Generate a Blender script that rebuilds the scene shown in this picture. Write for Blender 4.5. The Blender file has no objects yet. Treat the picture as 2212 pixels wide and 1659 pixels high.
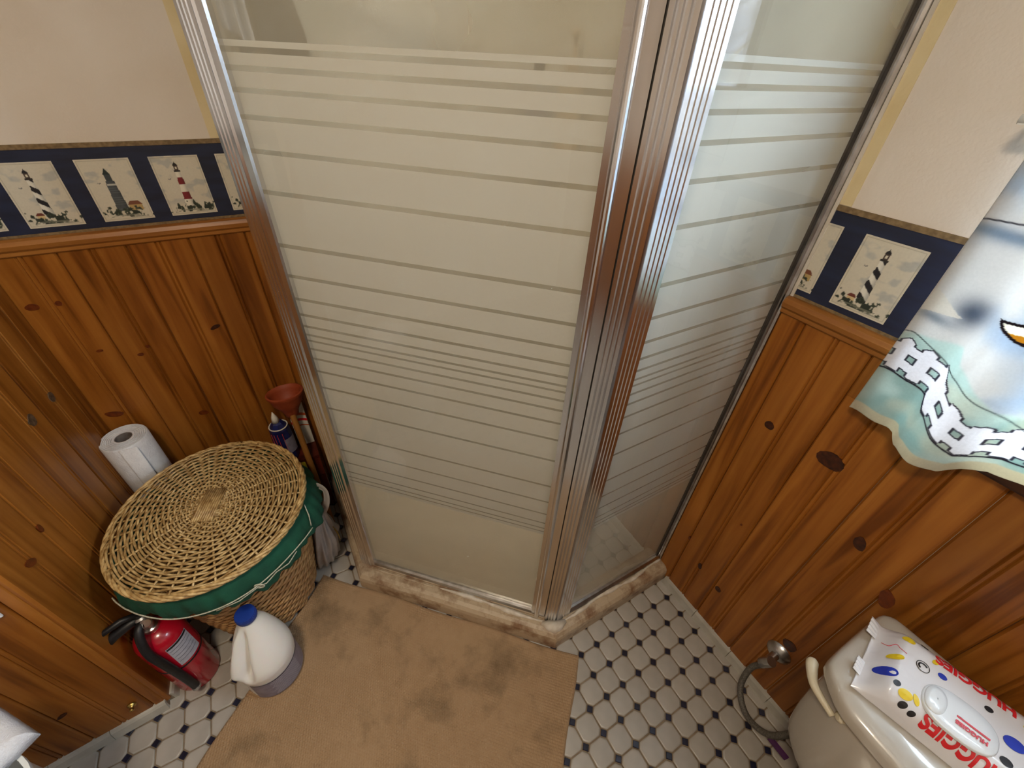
import bpy, bmesh, math, random
import numpy as np
from mathutils import Vector, Matrix

random.seed(7)
rng = np.random.default_rng(7)
scene = bpy.context.scene
COL = scene.collection
PI = math.pi

# ------------------------------------------------------------------ camera
F_PX, YAW, PITCH, ROLL = 909.465, 1.02415965, 0.66348287, 0.05329339
CAM = Vector((1.44010748, -0.9724364, 1.56013094))
def cam_basis():
    fwd = Vector((-math.sin(YAW) * math.cos(PITCH), math.cos(YAW) * math.cos(PITCH), -math.sin(PITCH)))
    right = Vector((math.cos(YAW), math.sin(YAW), 0))
    up = right.cross(fwd)
    r2 = right * math.cos(ROLL) + up * math.sin(ROLL)
    u2 = -right * math.sin(ROLL) + up * math.cos(ROLL)
    return r2, u2, fwd
_r, _u, _f = cam_basis()
cd = bpy.data.cameras.new('camera')
cam = bpy.data.objects.new('camera', cd)
COL.objects.link(cam)
cam.matrix_world = Matrix(((_r.x, _u.x, -_f.x, CAM.x), (_r.y, _u.y, -_f.y, CAM.y), (_r.z, _u.z, -_f.z, CAM.z), (0, 0, 0, 1)))
cd.sensor_width = 36.0
cd.lens = F_PX / 2212.0 * 36.0
cd.clip_start = 0.02
cd.clip_end = 200
scene.camera = cam
scene.cycles.max_bounces = 6
scene.cycles.diffuse_bounces = 3
scene.cycles.adaptive_threshold = 0.025
scene.cycles.glossy_bounces = 3
scene.cycles.transparent_max_bounces = 8
scene.cycles.caustics_reflective = False
scene.cycles.caustics_refractive = False

# ------------------------------------------------------------------ world, exposure
SKY_STRENGTH = 21.0
LAMP_W = 12.0
scene.view_settings.view_transform = 'Standard'
scene.view_settings.look = 'None'
scene.view_settings.gamma = 1.0
scene.view_settings.use_curve_mapping = False
scene.view_settings.exposure = 0.48
world = bpy.data.worlds.new('world')
scene.world = world
world.use_nodes = True
wnt = world.node_tree
wbg = wnt.nodes['Background']
wbg.inputs[0].default_value = (0.70, 0.84, 1.0, 1)
wbg.inputs[1].default_value = SKY_STRENGTH
# the window's portal (guides sampling of the sky, gives off no light itself)
WX0, WX1, WZ0, WZ1 = 1.275, 2.06, 1.060, 2.06
pl = bpy.data.lights.new('window_portal', 'AREA')
pl.shape = 'RECTANGLE'; pl.size = WX1 - WX0; pl.size_y = WZ1 - WZ0
po = bpy.data.objects.new('window_portal', pl); COL.objects.link(po)
po.location = ((WX0 + WX1) / 2, 0.05, (WZ0 + WZ1) / 2)
po.rotation_euler = (-PI / 2, 0, 0)
pl.cycles.is_portal = True

# ------------------------------------------------------------------ helpers
U = 0.066                                     # tile pitch
def TX(i): return (i + 16.8) * U
def TY(j): return -(j + 0.75) * U
def lin(h):
    h = h.lstrip('#'); c = [int(h[k:k + 2], 16) / 255 for k in (0, 2, 4)]
    return tuple(((x / 12.92) if x <= 0.04045 else ((x + 0.055) / 1.055) ** 2.4) for x in c) + (1.0,)

def tag(o, label=None, cat=None, group=None, kind=None):
    if label: o['label'] = label
    if cat: o['category'] = cat
    if group: o['group'] = group
    if kind: o['kind'] = kind
    return o

def link(o, parent=None):
    COL.objects.link(o)
    if parent is not None:
        o.parent = parent
        if parent.type == 'EMPTY':
            o.matrix_parent_inverse = Matrix.LocRotScale(parent.location, parent.rotation_euler, None).inverted()
    return o

def empty(name, loc, label=None, cat=None, group=None, kind=None):
    o = bpy.data.objects.new(name, None)
    o.empty_display_size = 0.05
    COL.objects.link(o); o.location = loc
    return tag(o, label, cat, group, kind)

def mesh(name, v, f, mats, parent=None, smooth=False, fm=None, auto=None):
    me = bpy.data.meshes.new(name)
    me.from_pydata([tuple(map(float, p)) for p in v], [], [tuple(map(int, q)) for q in f])
    if not isinstance(mats, (list, tuple)): mats = [mats]
    for m in mats: me.materials.append(m)
    if fm is not None: me.polygons.foreach_set('material_index', np.asarray(fm, dtype=np.int32))
    if smooth: me.polygons.foreach_set('use_smooth', np.ones(len(me.polygons), dtype=bool))
    me.update()
    if auto: me.set_sharp_from_angle(angle=math.radians(auto))
    o = bpy.data.objects.new(name, me)
    return link(o, parent)

class MB:
    """collects shapes into one mesh"""
    def __init__(s): s.v = []; s.f = []; s.m = []
    def add(s, v, f, m=0):
        b = len(s.v); s.v += [tuple(p) for p in v]; s.f += [tuple(q + b for q in t) for t in f]; s.m += [m] * len(f)
    def box(s, x0, x1, y0, y1, z0, z1, m=0):
        s.add([(x0, y0, z0), (x1, y0, z0), (x1, y1, z0), (x0, y1, z0), (x0, y0, z1), (x1, y0, z1), (x1, y1, z1), (x0, y1, z1)],
              [(3, 2, 1, 0), (4, 5, 6, 7), (0, 1, 5, 4), (1, 2, 6, 5), (2, 3, 7, 6), (3, 0, 4, 7)], m)
    def prism(s, poly, z0, z1, m=0):
        n = len(poly)
        v = [(p[0], p[1], z0) for p in poly] + [(p[0], p[1], z1) for p in poly]
        f = [tuple(range(n))[::-1], tuple(range(n, 2 * n))] + [(k, (k + 1) % n, n + (k + 1) % n, n + k) for k in range(n)]
        s.add(v, f, m)
    def sweep(s, prof, a, b, up=(0, 0, 1), out=(1, 0, 0), m=0):
        """profile points (o,u) swept from a to b; o along `out`, u along `up`"""
        a, b, up, out = Vector(a), Vector(b), Vector(up), Vector(out)
        n = len(prof)
        v = [a + out * p + up * q for p, q in prof] + [b + out * p + up * q for p, q in prof]
        f = [tuple(range(n)), tuple(range(2 * n - 1, n - 1, -1))] + [(k, n + k, n + (k + 1) % n, (k + 1) % n) for k in range(n)]
        s.add(v, f, m)
    def tube(s, pts, r, sides=8, closed=False, m=0, cap=True):
        pts = [Vector(p) for p in pts]; n = len(pts)
        rs = r if isinstance(r, (list, tuple, np.ndarray)) else [r] * n
        v = []; prev = None
        for k in range(n):
            if closed: t = pts[(k + 1) % n] - pts[k - 1]
            else: t = pts[min(k + 1, n - 1)] - pts[max(k - 1, 0)]
            t.normalize()
            if prev is None:
                a = Vector((0, 0, 1)) if abs(t.z) < 0.9 else Vector((1, 0, 0))
                x = t.cross(a).normalized()
            else:
                x = prev - t * prev.dot(t); x.normalize()
            prev = x; y = t.cross(x)
            for q in range(sides):
                an = 2 * PI * q / sides
                v.append(pts[k] + (x * math.cos(an) + y * math.sin(an)) * rs[k])
        f = []
        for k in range(n if closed else n - 1):
            k2 = (k + 1) % n
            for q in range(sides):
                q2 = (q + 1) % sides
                f.append((k * sides + q, k * sides + q2, k2 * sides + q2, k2 * sides + q))
        if not closed and cap:
            f.append(tuple(range(sides))[::-1]); f.append(tuple(range((n - 1) * sides, n * sides)))
        s.add(v, f, m)
    def lathe(s, prof, c=(0, 0, 0), sides=40, m=0, axis=None, capb=True, capt=True):
        n = len(prof); v = []
        for r, z in prof:
            for q in range(sides):
                an = 2 * PI * q / sides
                v.append(Vector((r * math.cos(an), r * math.sin(an), z)))
        if axis is not None:
            M = Vector((0, 0, 1)).rotation_difference(Vector(axis)).to_matrix()
            v = [M @ p for p in v]
        c = Vector(c); v = [p + c for p in v]
        f = []
        for k in range(n - 1):
            for q in range(sides):
                q2 = (q + 1) % sides
                f.append((k * sides + q, k * sides + q2, (k + 1) * sides + q2, (k + 1) * sides + q))
        if capb: f.append(tuple(range(sides))[::-1])
        if capt: f.append(tuple(range((n - 1) * sides, n * sides)))
        s.add(v, f, m)
    def build(s, name, mats, parent=None, smooth=False, auto=None):
        return mesh(name, s.v, s.f, mats, parent, smooth, s.m, auto)

def grid_mesh(name, P, mat, parent=None, smooth=True, colors=None, closed_u=False):
    """P: (nv,nu,3) array -> quad grid; colors (nv,nu,3) linear"""
    nv, nu = P.shape[:2]
    me = bpy.data.meshes.new(name)
    idx = np.arange(nv * nu).reshape(nv, nu)
    if closed_u:
        nxt = np.roll(idx, -1, axis=1)
        q = np.stack([idx[:-1], nxt[:-1], nxt[1:], idx[1:]], -1).reshape(-1, 4)
    else:
        q = np.stack([idx[:-1, :-1], idx[:-1, 1:], idx[1:, 1:], idx[1:, :-1]], -1).reshape(-1, 4)
    me.vertices.add(nv * nu); me.vertices.foreach_set('co', P.reshape(-1).astype(np.float32))
    me.loops.add(q.size); me.loops.foreach_set('vertex_index', q.reshape(-1).astype(np.int32))
    me.polygons.add(len(q)); me.polygons.foreach_set('loop_start', np.arange(0, q.size, 4, dtype=np.int32))
    me.polygons.foreach_set('loop_total', np.full(len(q), 4, dtype=np.int32))
    me.polygons.foreach_set('use_smooth', np.full(len(q), smooth, dtype=bool))
    me.update(calc_edges=True); me.validate()
    if colors is not None:
        ca = me.color_attributes.new('print', 'FLOAT_COLOR', 'POINT')
        cc = np.ones((nv * nu, 4), np.float32); cc[:, :3] = colors.reshape(-1, 3)
        ca.data.foreach_set('color', cc.reshape(-1))
    me.materials.append(mat)
    o = bpy.data.objects.new(name, me)
    return link(o, parent)

def sub_bevel(o, w=0.002, seg=2):
    b = o.modifiers.new('bevel', 'BEVEL'); b.width = w; b.segments = seg; b.limit_method = 'ANGLE'; b.angle_limit = math.radians(40)
    return o

# ------------------------------------------------------------------ materials
def newmat(name):
    m = bpy.data.materials.new(name); m.use_nodes = True
    nt = m.node_tree; b = nt.nodes['Principled BSDF']
    return m, nt, b
def setp(b, **k):
    names = dict(rough='Roughness', metal='Metallic', spec='Specular IOR Level', coat='Coat Weight', coatr='Coat Roughness', trans='Transmission Weight', sss='Subsurface Weight', sheen='Sheen Weight')
    for a, v in k.items(): b.inputs[names[a]].default_value = v
def plain(name, c1, c2=None, scale=20.0, rough=0.5, bump=0.0, bscale=None, stretch=(1, 1, 1), detail=2.0, lo=0.35, hi=0.65, rvar=0.0, **k):
    """noise-mixed procedural material in object space"""
    m, nt, b = newmat(name); N = nt.nodes; L = nt.links
    c1 = lin(c1) if isinstance(c1, str) else c1
    b.inputs['Base Color'].default_value = c1
    setp(b, rough=rough, **k)
    tc = N.new('ShaderNodeTexCoord'); mp = N.new('ShaderNodeMapping'); mp.inputs['Scale'].default_value = stretch
    L.new(tc.outputs['Object'], mp.inputs['Vector'])
    nz = N.new('ShaderNodeTexNoise'); nz.inputs['Scale'].default_value = scale; nz.inputs['Detail'].default_value = detail
    L.new(mp.outputs[0], nz.inputs['Vector'])
    cr = N.new('ShaderNodeValToRGB'); cr.color_ramp.elements[0].position = lo; cr.color_ramp.elements[1].position = hi
    cr.color_ramp.elements[0].color = c1
    cr.color_ramp.elements[1].color = (lin(c2) if isinstance(c2, str) else c2) if c2 else c1
    L.new(nz.outputs['Fac'], cr.inputs[0]); out = cr.outputs[0]
    if rvar:
        oi = N.new('ShaderNodeObjectInfo'); hsv = N.new('ShaderNodeHueSaturation')
        mr = N.new('ShaderNodeMapRange'); mr.inputs['To Min'].default_value = 1 - rvar; mr.inputs['To Max'].default_value = 1 + rvar
        L.new(oi.outputs['Random'], mr.inputs[0]); L.new(mr.outputs[0], hsv.inputs['Value']); L.new(out, hsv.inputs['Color']); out = hsv.outputs[0]
    L.new(out, b.inputs['Base Color'])
    if bump:
        nb = N.new('ShaderNodeTexNoise'); nb.inputs['Scale'].default_value = bscale or scale * 4; nb.inputs['Detail'].default_value = 1
        L.new(mp.outputs[0], nb.inputs['Vector'])
        bp = N.new('ShaderNodeBump'); bp.inputs['Strength'].default_value = bump; bp.inputs['Distance'].default_value = 0.002
        L.new(nb.outputs['Fac'], bp.inputs['Height']); L.new(bp.outputs[0], b.inputs['Normal'])
    return m

def wood(name, dark, mid, light, axis='z', rough=0.36, rvar=0.12, gs=1.0):
    m, nt, b = newmat(name); N = nt.nodes; L = nt.links
    setp(b, rough=rough, spec=0.35)
    tc = N.new('ShaderNodeTexCoord'); mp = N.new('ShaderNodeMapping')
    mp.inputs['Scale'].default_value = {'z': (34, 34, 1.6), 'x': (1.6, 34, 34), 'y': (34, 1.6, 34)}[axis]
    oi = N.new('ShaderNodeObjectInfo'); cm = N.new('ShaderNodeCombineXYZ'); mul = N.new('ShaderNodeMath'); mul.operation = 'MULTIPLY'; mul.inputs[1].default_value = 9.0
    L.new(oi.outputs['Random'], mul.inputs[0]); L.new(mul.outputs[0], cm.inputs[0]); L.new(mul.outputs[0], cm.inputs[2])
    va = N.new('ShaderNodeVectorMath'); va.operation = 'ADD'
    L.new(tc.outputs['Object'], va.inputs[0]); L.new(cm.outputs[0], va.inputs[1]); L.new(va.outputs[0], mp.inputs['Vector'])
    nz = N.new('ShaderNodeTexNoise'); nz.inputs['Scale'].default_value = gs; nz.inputs['Detail'].default_value = 4; nz.inputs['Distortion'].default_value = 0.8
    L.new(mp.outputs[0], nz.inputs['Vector'])
    cr = N.new('ShaderNodeValToRGB'); e = cr.color_ramp.elements
    e[0].position = 0.30; e[0].color = lin(dark); e[1].position = 0.72; e[1].color = lin(light)
    x = e.new(0.47); x.color = lin(mid)
    L.new(nz.outputs['Fac'], cr.inputs[0])
    # broad tone drift
    n2 = N.new('ShaderNodeTexNoise'); n2.inputs['Scale'].default_value = 5.0; n2.inputs['Detail'].default_value = 2
    L.new(va.outputs[0], n2.inputs['Vector'])
    mr = N.new('ShaderNodeMapRange'); mr.inputs['To Min'].default_value = 0.82; mr.inputs['To Max'].default_value = 1.18
    L.new(n2.outputs['Fac'], mr.inputs[0])
    m2 = N.new('ShaderNodeMapRange'); m2.inputs['To Min'].default_value = 1 - rvar; m2.inputs['To Max'].default_value = 1 + rvar
    L.new(oi.outputs['Random'], m2.inputs[0])
    mm = N.new('ShaderNodeMath'); mm.operation = 'MULTIPLY'; L.new(mr.outputs[0], mm.inputs[0]); L.new(m2.outputs[0], mm.inputs[1])
    hsv = N.new('ShaderNodeHueSaturation'); L.new(mm.outputs[0], hsv.inputs['Value']); L.new(cr.outputs[0], hsv.inputs['Color'])
    L.new(hsv.outputs[0], b.inputs['Base Color'])
    return m

def printed(name, rough=0.6, bump=0.0, trans=0.0, tint=None, **k):
    m, nt, b = newmat(name); N = nt.nodes; L = nt.links
    at = N.new('ShaderNodeAttribute'); at.attribute_name = 'print'
    tc = N.new('ShaderNodeTexCoord')
    nz = N.new('ShaderNodeTexNoise'); nz.inputs['Scale'].default_value = 260; nz.inputs['Detail'].default_value = 2
    L.new(tc.outputs['Object'], nz.inputs['Vector'])
    mr = N.new('ShaderNodeMapRange'); mr.inputs['To Min'].default_value = 0.92; mr.inputs['To Max'].default_value = 1.06
    L.new(nz.outputs['Fac'], mr.inputs[0])
    hs = N.new('ShaderNodeHueSaturation'); L.new(at.outputs['Color'], hs.inputs['Color']); L.new(mr.outputs[0], hs.inputs['Value'])
    L.new(hs.outputs[0], b.inputs['Base Color'])
    setp(b, rough=rough, **k)
    if bump:
        bp = N.new('ShaderNodeBump'); bp.inputs['Strength'].default_value = bump; bp.inputs['Distance'].default_value = 0.001
        L.new(nz.outputs['Fac'], bp.inputs['Height']); L.new(bp.outputs[0], b.inputs['Normal'])
    if trans:
        tr = N.new('ShaderNodeBsdfTranslucent'); mx = N.new('ShaderNodeMixShader'); mx.inputs[0].default_value = trans
        L.new(hs.outputs[0], tr.inputs[0]); o = N['Material Output']
        L.new(b.outputs[0], mx.inputs[1]); L.new(tr.outputs[0], mx.inputs[2]); L.new(mx.outputs[0], o.inputs[0])
    return m

M = {}
M['pine'] = wood('pine_varnished', '#6A380C', '#91561C', '#A86B2A')
M['pine_x'] = wood('pine_rail_x', '#72431A', '#925C26', '#A86F34', axis='x')
M['pine_y'] = wood('pine_rail_y', '#72431A', '#925C26', '#A86F34', axis='y')
M['knot'] = plain('pine_knot', '#2A1006', '#4A210C', scale=90, rough=0.4)
M['knot_red'] = plain('pine_knot_reddish', '#5A250C', '#74350F', scale=90, rough=0.4)
M['knot_grey'] = plain('pine_knot_grey', '#4A3A2A', '#77604A', scale=120, rough=0.5)
M['darkwood'] = wood('dark_sill_wood', '#2A1408', '#3A1D0E', '#4A2715', axis='x')
M['redwood'] = wood('red_brown_wood', '#3A0F06', '#4C160A', '#5E2010')
M['plaster'] = plain('cream_wall_paint', '#DDD0C0', '#E1D5C6', scale=6, rough=0.85, bump=0.25, bscale=190)
M['plaster_patch'] = plain('older_cream_paint', '#E2CFA2', '#D9C392', scale=9, rough=0.8, bump=0.2, bscale=190)
M['ceiling'] = plain('ceiling_white', '#E8E4DA', '#ECE8DF', scale=5, rough=0.9, bump=0.2, bscale=120)
M['tile'] = plain('white_octagon_tile', '#A9A399', '#B6B0A6', scale=14, rough=0.32, rvar=0.05)
M['dot'] = plain('navy_dot_tile', '#15172A', '#20233A', scale=40, rough=0.3, rvar=0.25)
M['grout'] = plain('brown_grout', '#7B6A55', '#94826B', scale=30, rough=0.9)
M['trimtile'] = plain('white_trim_tile', '#ADA89C', '#BBB6AA', scale=22, rough=0.35, rvar=0.05)
M['navy'] = plain('navy_border_paper', '#141a30', '#1b2440', scale=9, rough=0.6, stretch=(1, 1, 5))
M['tan'] = plain('tan_border_edge', '#8A7350', '#6F5A3C', scale=120, rough=0.7)
M['print'] = printed('border_print', rough=0.65)
M['chrome'] = plain('polished_aluminium', (0.80, 0.80, 0.82, 1), (0.70, 0.70, 0.72, 1), scale=9, rough=0.19, metal=1.0, stretch=(6, 6, 0.6))
M['chrome_dull'] = plain('spotted_aluminium', (0.60, 0.59, 0.58, 1), (0.45, 0.43, 0.41, 1), scale=40, rough=0.28, metal=1.0)
M['gasket'] = plain('dark_gasket', '#2A2622', '#3A342E', scale=50, rough=0.6)
M['clearplastic'] = plain('clear_vinyl_strip', '#C9BFAE', '#D6CDBD', scale=30, rough=0.25)
M['tray'] = None
M['surround'] = plain('cream_shower_surround', '#EFE8D6', '#E8DFC8', scale=5, rough=0.3)
M['caulk'] = plain('white_caulk', '#E3DACB', '#CDBFAA', scale=40, rough=0.55, bump=0.4, bscale=90)
M['wicker'] = plain('straw_wicker', '#957444', '#CDAE78', scale=70, rough=0.36, rvar=0.08)
M['wicker_brown'] = plain('brown_wicker', '#A87A4A', '#C49A64', scale=50, rough=0.5, bump=0.25, bscale=300)
M['liner'] = plain('green_cotton', '#0E4A38', '#125943', scale=12, rough=0.85, bump=0.3, bscale=600)
M['cord'] = plain('natural_cord', '#A9A694', '#C9C6B4', scale=200, rough=0.9)
M['paper'] = plain('white_paper_towel', '#D9D9DC', '#E4E4E6', scale=40, rough=0.9, bump=0.5, bscale=220)
M['card'] = plain('grey_card_core', '#6B625C', '#7C736C', scale=60, rough=0.9)
M['red'] = plain('red_enamel', '#A80A22', '#B80E28', scale=8, rough=0.25, coat=0.4)
M['black'] = plain('black_rubber', '#0C0C10', '#18181C', scale=60, rough=0.45)
M['steel'] = plain('brushed_steel', (0.6, 0.6, 0.6, 1), (0.5, 0.5, 0.5, 1), scale=60, rough=0.3, metal=1.0)
M['white_plastic'] = plain('white_jug_plastic', '#E6E3DE', '#ECE9E4', scale=5, rough=0.38, sss=0.15)
M['blue_cap'] = plain('blue_cap_plastic', '#16388E', '#1A409E', scale=20, rough=0.4)
M['rubber'] = plain('terracotta_rubber', '#8E3A1A', '#9A4522', scale=20, rough=0.6)
M['stick'] = plain('tan_stick_wood', '#8A5A22', '#A06A2C', scale=30, rough=0.55, stretch=(1, 1, 0.1))
M['blue_pack'] = plain('dark_blue_pack', '#15184A', '#20265E', scale=25, rough=0.35)
M['yellow'] = plain('lime_yellow_plastic', '#B9B41A', '#C6C024', scale=30, rough=0.4)
M['yellow2'] = plain('yellow_plastic', '#C9971A', '#D6A524', scale=30, rough=0.4)
M['white_card'] = plain('white_carton', '#D8D2C6', '#E0DACE', scale=30, rough=0.6)
M['orange'] = plain('orange_ink', '#C85A28', '#B84A20', scale=60, rough=0.6)
M['redink'] = plain('red_ink', '#D8242C', '#CF2028', scale=60, rough=0.4)
M['pinkink'] = plain('pink_red_ink', '#D9505E', '#D24855', scale=60, rough=0.4)
M['blackink'] = plain('black_ink', '#141418', '#1C1C20', scale=60, rough=0.45)
M['blueink'] = plain('blue_ink', '#2238A8', '#263EB2', scale=60, rough=0.4)
M['yellowink'] = plain('yellow_ink', '#DDBE20', '#E4C82C', scale=60, rough=0.4)
M['greyink'] = plain('grey_ink', '#6C6A78', '#7C7A88', scale=80, rough=0.5)
M['greylabel'] = plain('grey_label_stock', '#7D7888', '#8E899A', scale=50, rough=0.45)
M['whitelabel'] = plain('white_label_stock', '#B4B4C0', '#C2C2CC', scale=90, rough=0.4)
M['rug'] = None
M['porcelain'] = plain('bone_porcelain', '#B5AEA2', '#BCB5A9', scale=4, rough=0.22, coat=0.5)
M['lever'] = plain('ivory_lever', '#D3C9AE', '#DAD0B6', scale=20, rough=0.3)
M['film'] = plain('white_film_wrapper', '#DAD9DC', '#E2E1E4', scale=10, rough=0.25, coat=0.5, bump=0.35, bscale=45)
M['film_lid'] = plain('white_snap_lid', '#DDE2E6', '#E3E8EC', scale=10, rough=0.25, coat=0.4)
M['hose'] = plain('grey_braided_hose', '#4A4640', '#6A655C', scale=260, rough=0.45, bump=0.6, bscale=500)
M['purple'] = plain('purple_tag', '#4A1A52', '#5A2262', scale=60, rough=0.5)
M['curtain'] = printed('printed_curtain_cotton', rough=0.9, trans=0.5, bump=0.15)
M['brass'] = plain('aged_brass', (0.55, 0.40, 0.12, 1), (0.35, 0.25, 0.08, 1), scale=60, rough=0.35, metal=1.0)
M['towel'] = plain('white_terry', '#DCE0EA', '#E6EAF2', scale=40, rough=0.95, bump=0.8, bscale=420)
M['bin'] = plain('white_bin_plastic', '#DDE2E2', '#E4E8E8', scale=10, rough=0.4)
M['greytowel'] = plain('dark_grey_terry', '#2C3238', '#3A4148', scale=30, rough=0.95, bump=0.8, bscale=300)
M['whitepaint'] = plain('white_window_paint', '#DAD8D2', '#E2E0DA', scale=10, rough=0.5)
M['pump'] = plain('pale_peach_bottle', '#E3C79A', '#E8CFA6', scale=10, rough=0.35)
M['bottle'] = plain('white_bottle_plastic', '#DDD9CE', '#E4E0D6', scale=10, rough=0.35)
M['snow'] = plain('snow_ground', '#DDE4EE', '#E8EEF6', scale=1, rough=0.9)
M['bark'] = plain('grey_bark', '#4A443E', '#6A625A', scale=8, rough=0.9, stretch=(1, 1, 0.2))
M['outlet'] = plain('white_cover_plate', '#DCE0E4', '#E2E6EA', scale=20, rough=0.35)

def bag_material():
    m, nt, b = newmat('thin_white_bag_film'); N = nt.nodes; L = nt.links
    tc = N.new('ShaderNodeTexCoord'); nz = N.new('ShaderNodeTexNoise'); nz.inputs['Scale'].default_value = 18
    L.new(tc.outputs['Object'], nz.inputs['Vector'])
    cr = N.new('ShaderNodeValToRGB'); cr.color_ramp.elements[0].color = lin('#A8A19C'); cr.color_ramp.elements[1].color = lin('#C9C2BC')
    L.new(nz.outputs['Fac'], cr.inputs[0]); L.new(cr.outputs[0], b.inputs['Base Color']); setp(b, rough=0.3)
    tr = N.new('ShaderNodeBsdfTransparent'); tr.inputs[0].default_value = (0.9, 0.9, 0.9, 1)
    mx = N.new('ShaderNodeMixShader'); mx.inputs[0].default_value = 0.82
    L.new(tr.outputs[0], mx.inputs[1]); L.new(b.outputs[0], mx.inputs[2]); L.new(mx.outputs[0], N['Material Output'].inputs[0])
    return m
M['bag'] = bag_material()

def schlick(nt, f0):
    N, L = nt.nodes, nt.links
    lw = N.new('ShaderNodeLayerWeight'); lw.inputs[0].default_value = 0.5
    pw = N.new('ShaderNodeMath'); pw.operation = 'POWER'; pw.inputs[1].default_value = 5.0; L.new(lw.outputs['Facing'], pw.inputs[0])
    ma = N.new('ShaderNodeMath'); ma.operation = 'MULTIPLY_ADD'; ma.inputs[1].default_value = 1 - f0; ma.inputs[2].default_value = f0
    L.new(pw.outputs[0], ma.inputs[0])
    return ma
def hazed_glass(name='hazed_glass', f_lo=0.28, f_hi=0.42):  # default range is added pale haze that brightens clear panes over the dark stall
    m = bpy.data.materials.new(name); m.use_nodes = True
    nt = m.node_tree; N = nt.nodes; L = nt.links; N.remove(N['Principled BSDF'])
    tr = N.new('ShaderNodeBsdfTransparent'); tr.inputs[0].default_value = (0.945, 0.95, 0.935, 1)
    gl = N.new('ShaderNodeBsdfGlossy'); gl.inputs['Roughness'].default_value = 0.012
    fr = schlick(nt, 0.043)
    tc = N.new('ShaderNodeTexCoord'); nz = N.new('ShaderNodeTexNoise'); nz.inputs['Scale'].default_value = 7
    L.new(tc.outputs['Object'], nz.inputs['Vector'])
    df = N.new('ShaderNodeBsdfDiffuse'); df.inputs[0].default_value = lin('#E2DCC8')
    mr = N.new('ShaderNodeMapRange'); mr.inputs['To Min'].default_value = f_lo; mr.inputs['To Max'].default_value = f_hi
    L.new(nz.outputs['Fac'], mr.inputs[0])
    film = N.new('ShaderNodeMixShader'); L.new(mr.outputs[0], film.inputs[0]); L.new(tr.outputs[0], film.inputs[1]); L.new(df.outputs[0], film.inputs[2])
    mx = N.new('ShaderNodeMixShader'); L.new(fr.outputs[0], mx.inputs[0]); L.new(film.outputs[0], mx.inputs[1]); L.new(gl.outputs[0], mx.inputs[2])
    L.new(mx.outputs[0], N['Material Output'].inputs[0])
    return m
def frosted_glass():
    m = bpy.data.materials.new('frosted_band'); m.use_nodes = True
    nt = m.node_tree; N = nt.nodes; L = nt.links; N.remove(N['Principled BSDF'])
    tc = N.new('ShaderNodeTexCoord'); nz = N.new('ShaderNodeTexNoise'); nz.inputs['Scale'].default_value = 4
    L.new(tc.outputs['Object'], nz.inputs['Vector'])
    cr = N.new('ShaderNodeValToRGB'); cr.color_ramp.elements[0].color = lin('#D3D1C6'); cr.color_ramp.elements[1].color = lin('#DAD8CE')
    L.new(nz.outputs['Fac'], cr.inputs[0])
    df = N.new('ShaderNodeBsdfDiffuse'); tl = N.new('ShaderNodeBsdfTranslucent')
    L.new(cr.outputs[0], df.inputs[0]); L.new(cr.outputs[0], tl.inputs[0])
    mx = N.new('ShaderNodeMixShader'); mx.inputs[0].default_value = 0.26
    L.new(df.outputs[0], mx.inputs[1]); L.new(tl.outputs[0], mx.inputs[2])
    L.new(mx.outputs[0], N['Material Output'].inputs[0])
    return m
def pane_front():
    """smooth outer face: passes light, mirrors a little"""
    m = bpy.data.materials.new('glass_outer_face'); m.use_nodes = True
    nt = m.node_tree; N = nt.nodes; L = nt.links; N.remove(N['Principled BSDF'])
    tr = N.new('ShaderNodeBsdfTransparent'); tr.inputs[0].default_value = (0.97, 0.975, 0.965, 1)
    gl = N.new('ShaderNodeBsdfGlossy'); gl.inputs['Roughness'].default_value = 0.015
    fr = schlick(nt, 0.045)
    mx = N.new('ShaderNodeMixShader'); L.new(fr.outputs[0], mx.inputs[0]); L.new(tr.outputs[0], mx.inputs[1]); L.new(gl.outputs[0], mx.inputs[2])
    L.new(mx.outputs[0], N['Material Output'].inputs[0])
    return m
M['clear'] = hazed_glass(); M['scum'] = hazed_glass('soap_filmed_glass', 0.74, 0.92); M['frost'] = frosted_glass(); M['front'] = pane_front()

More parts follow.
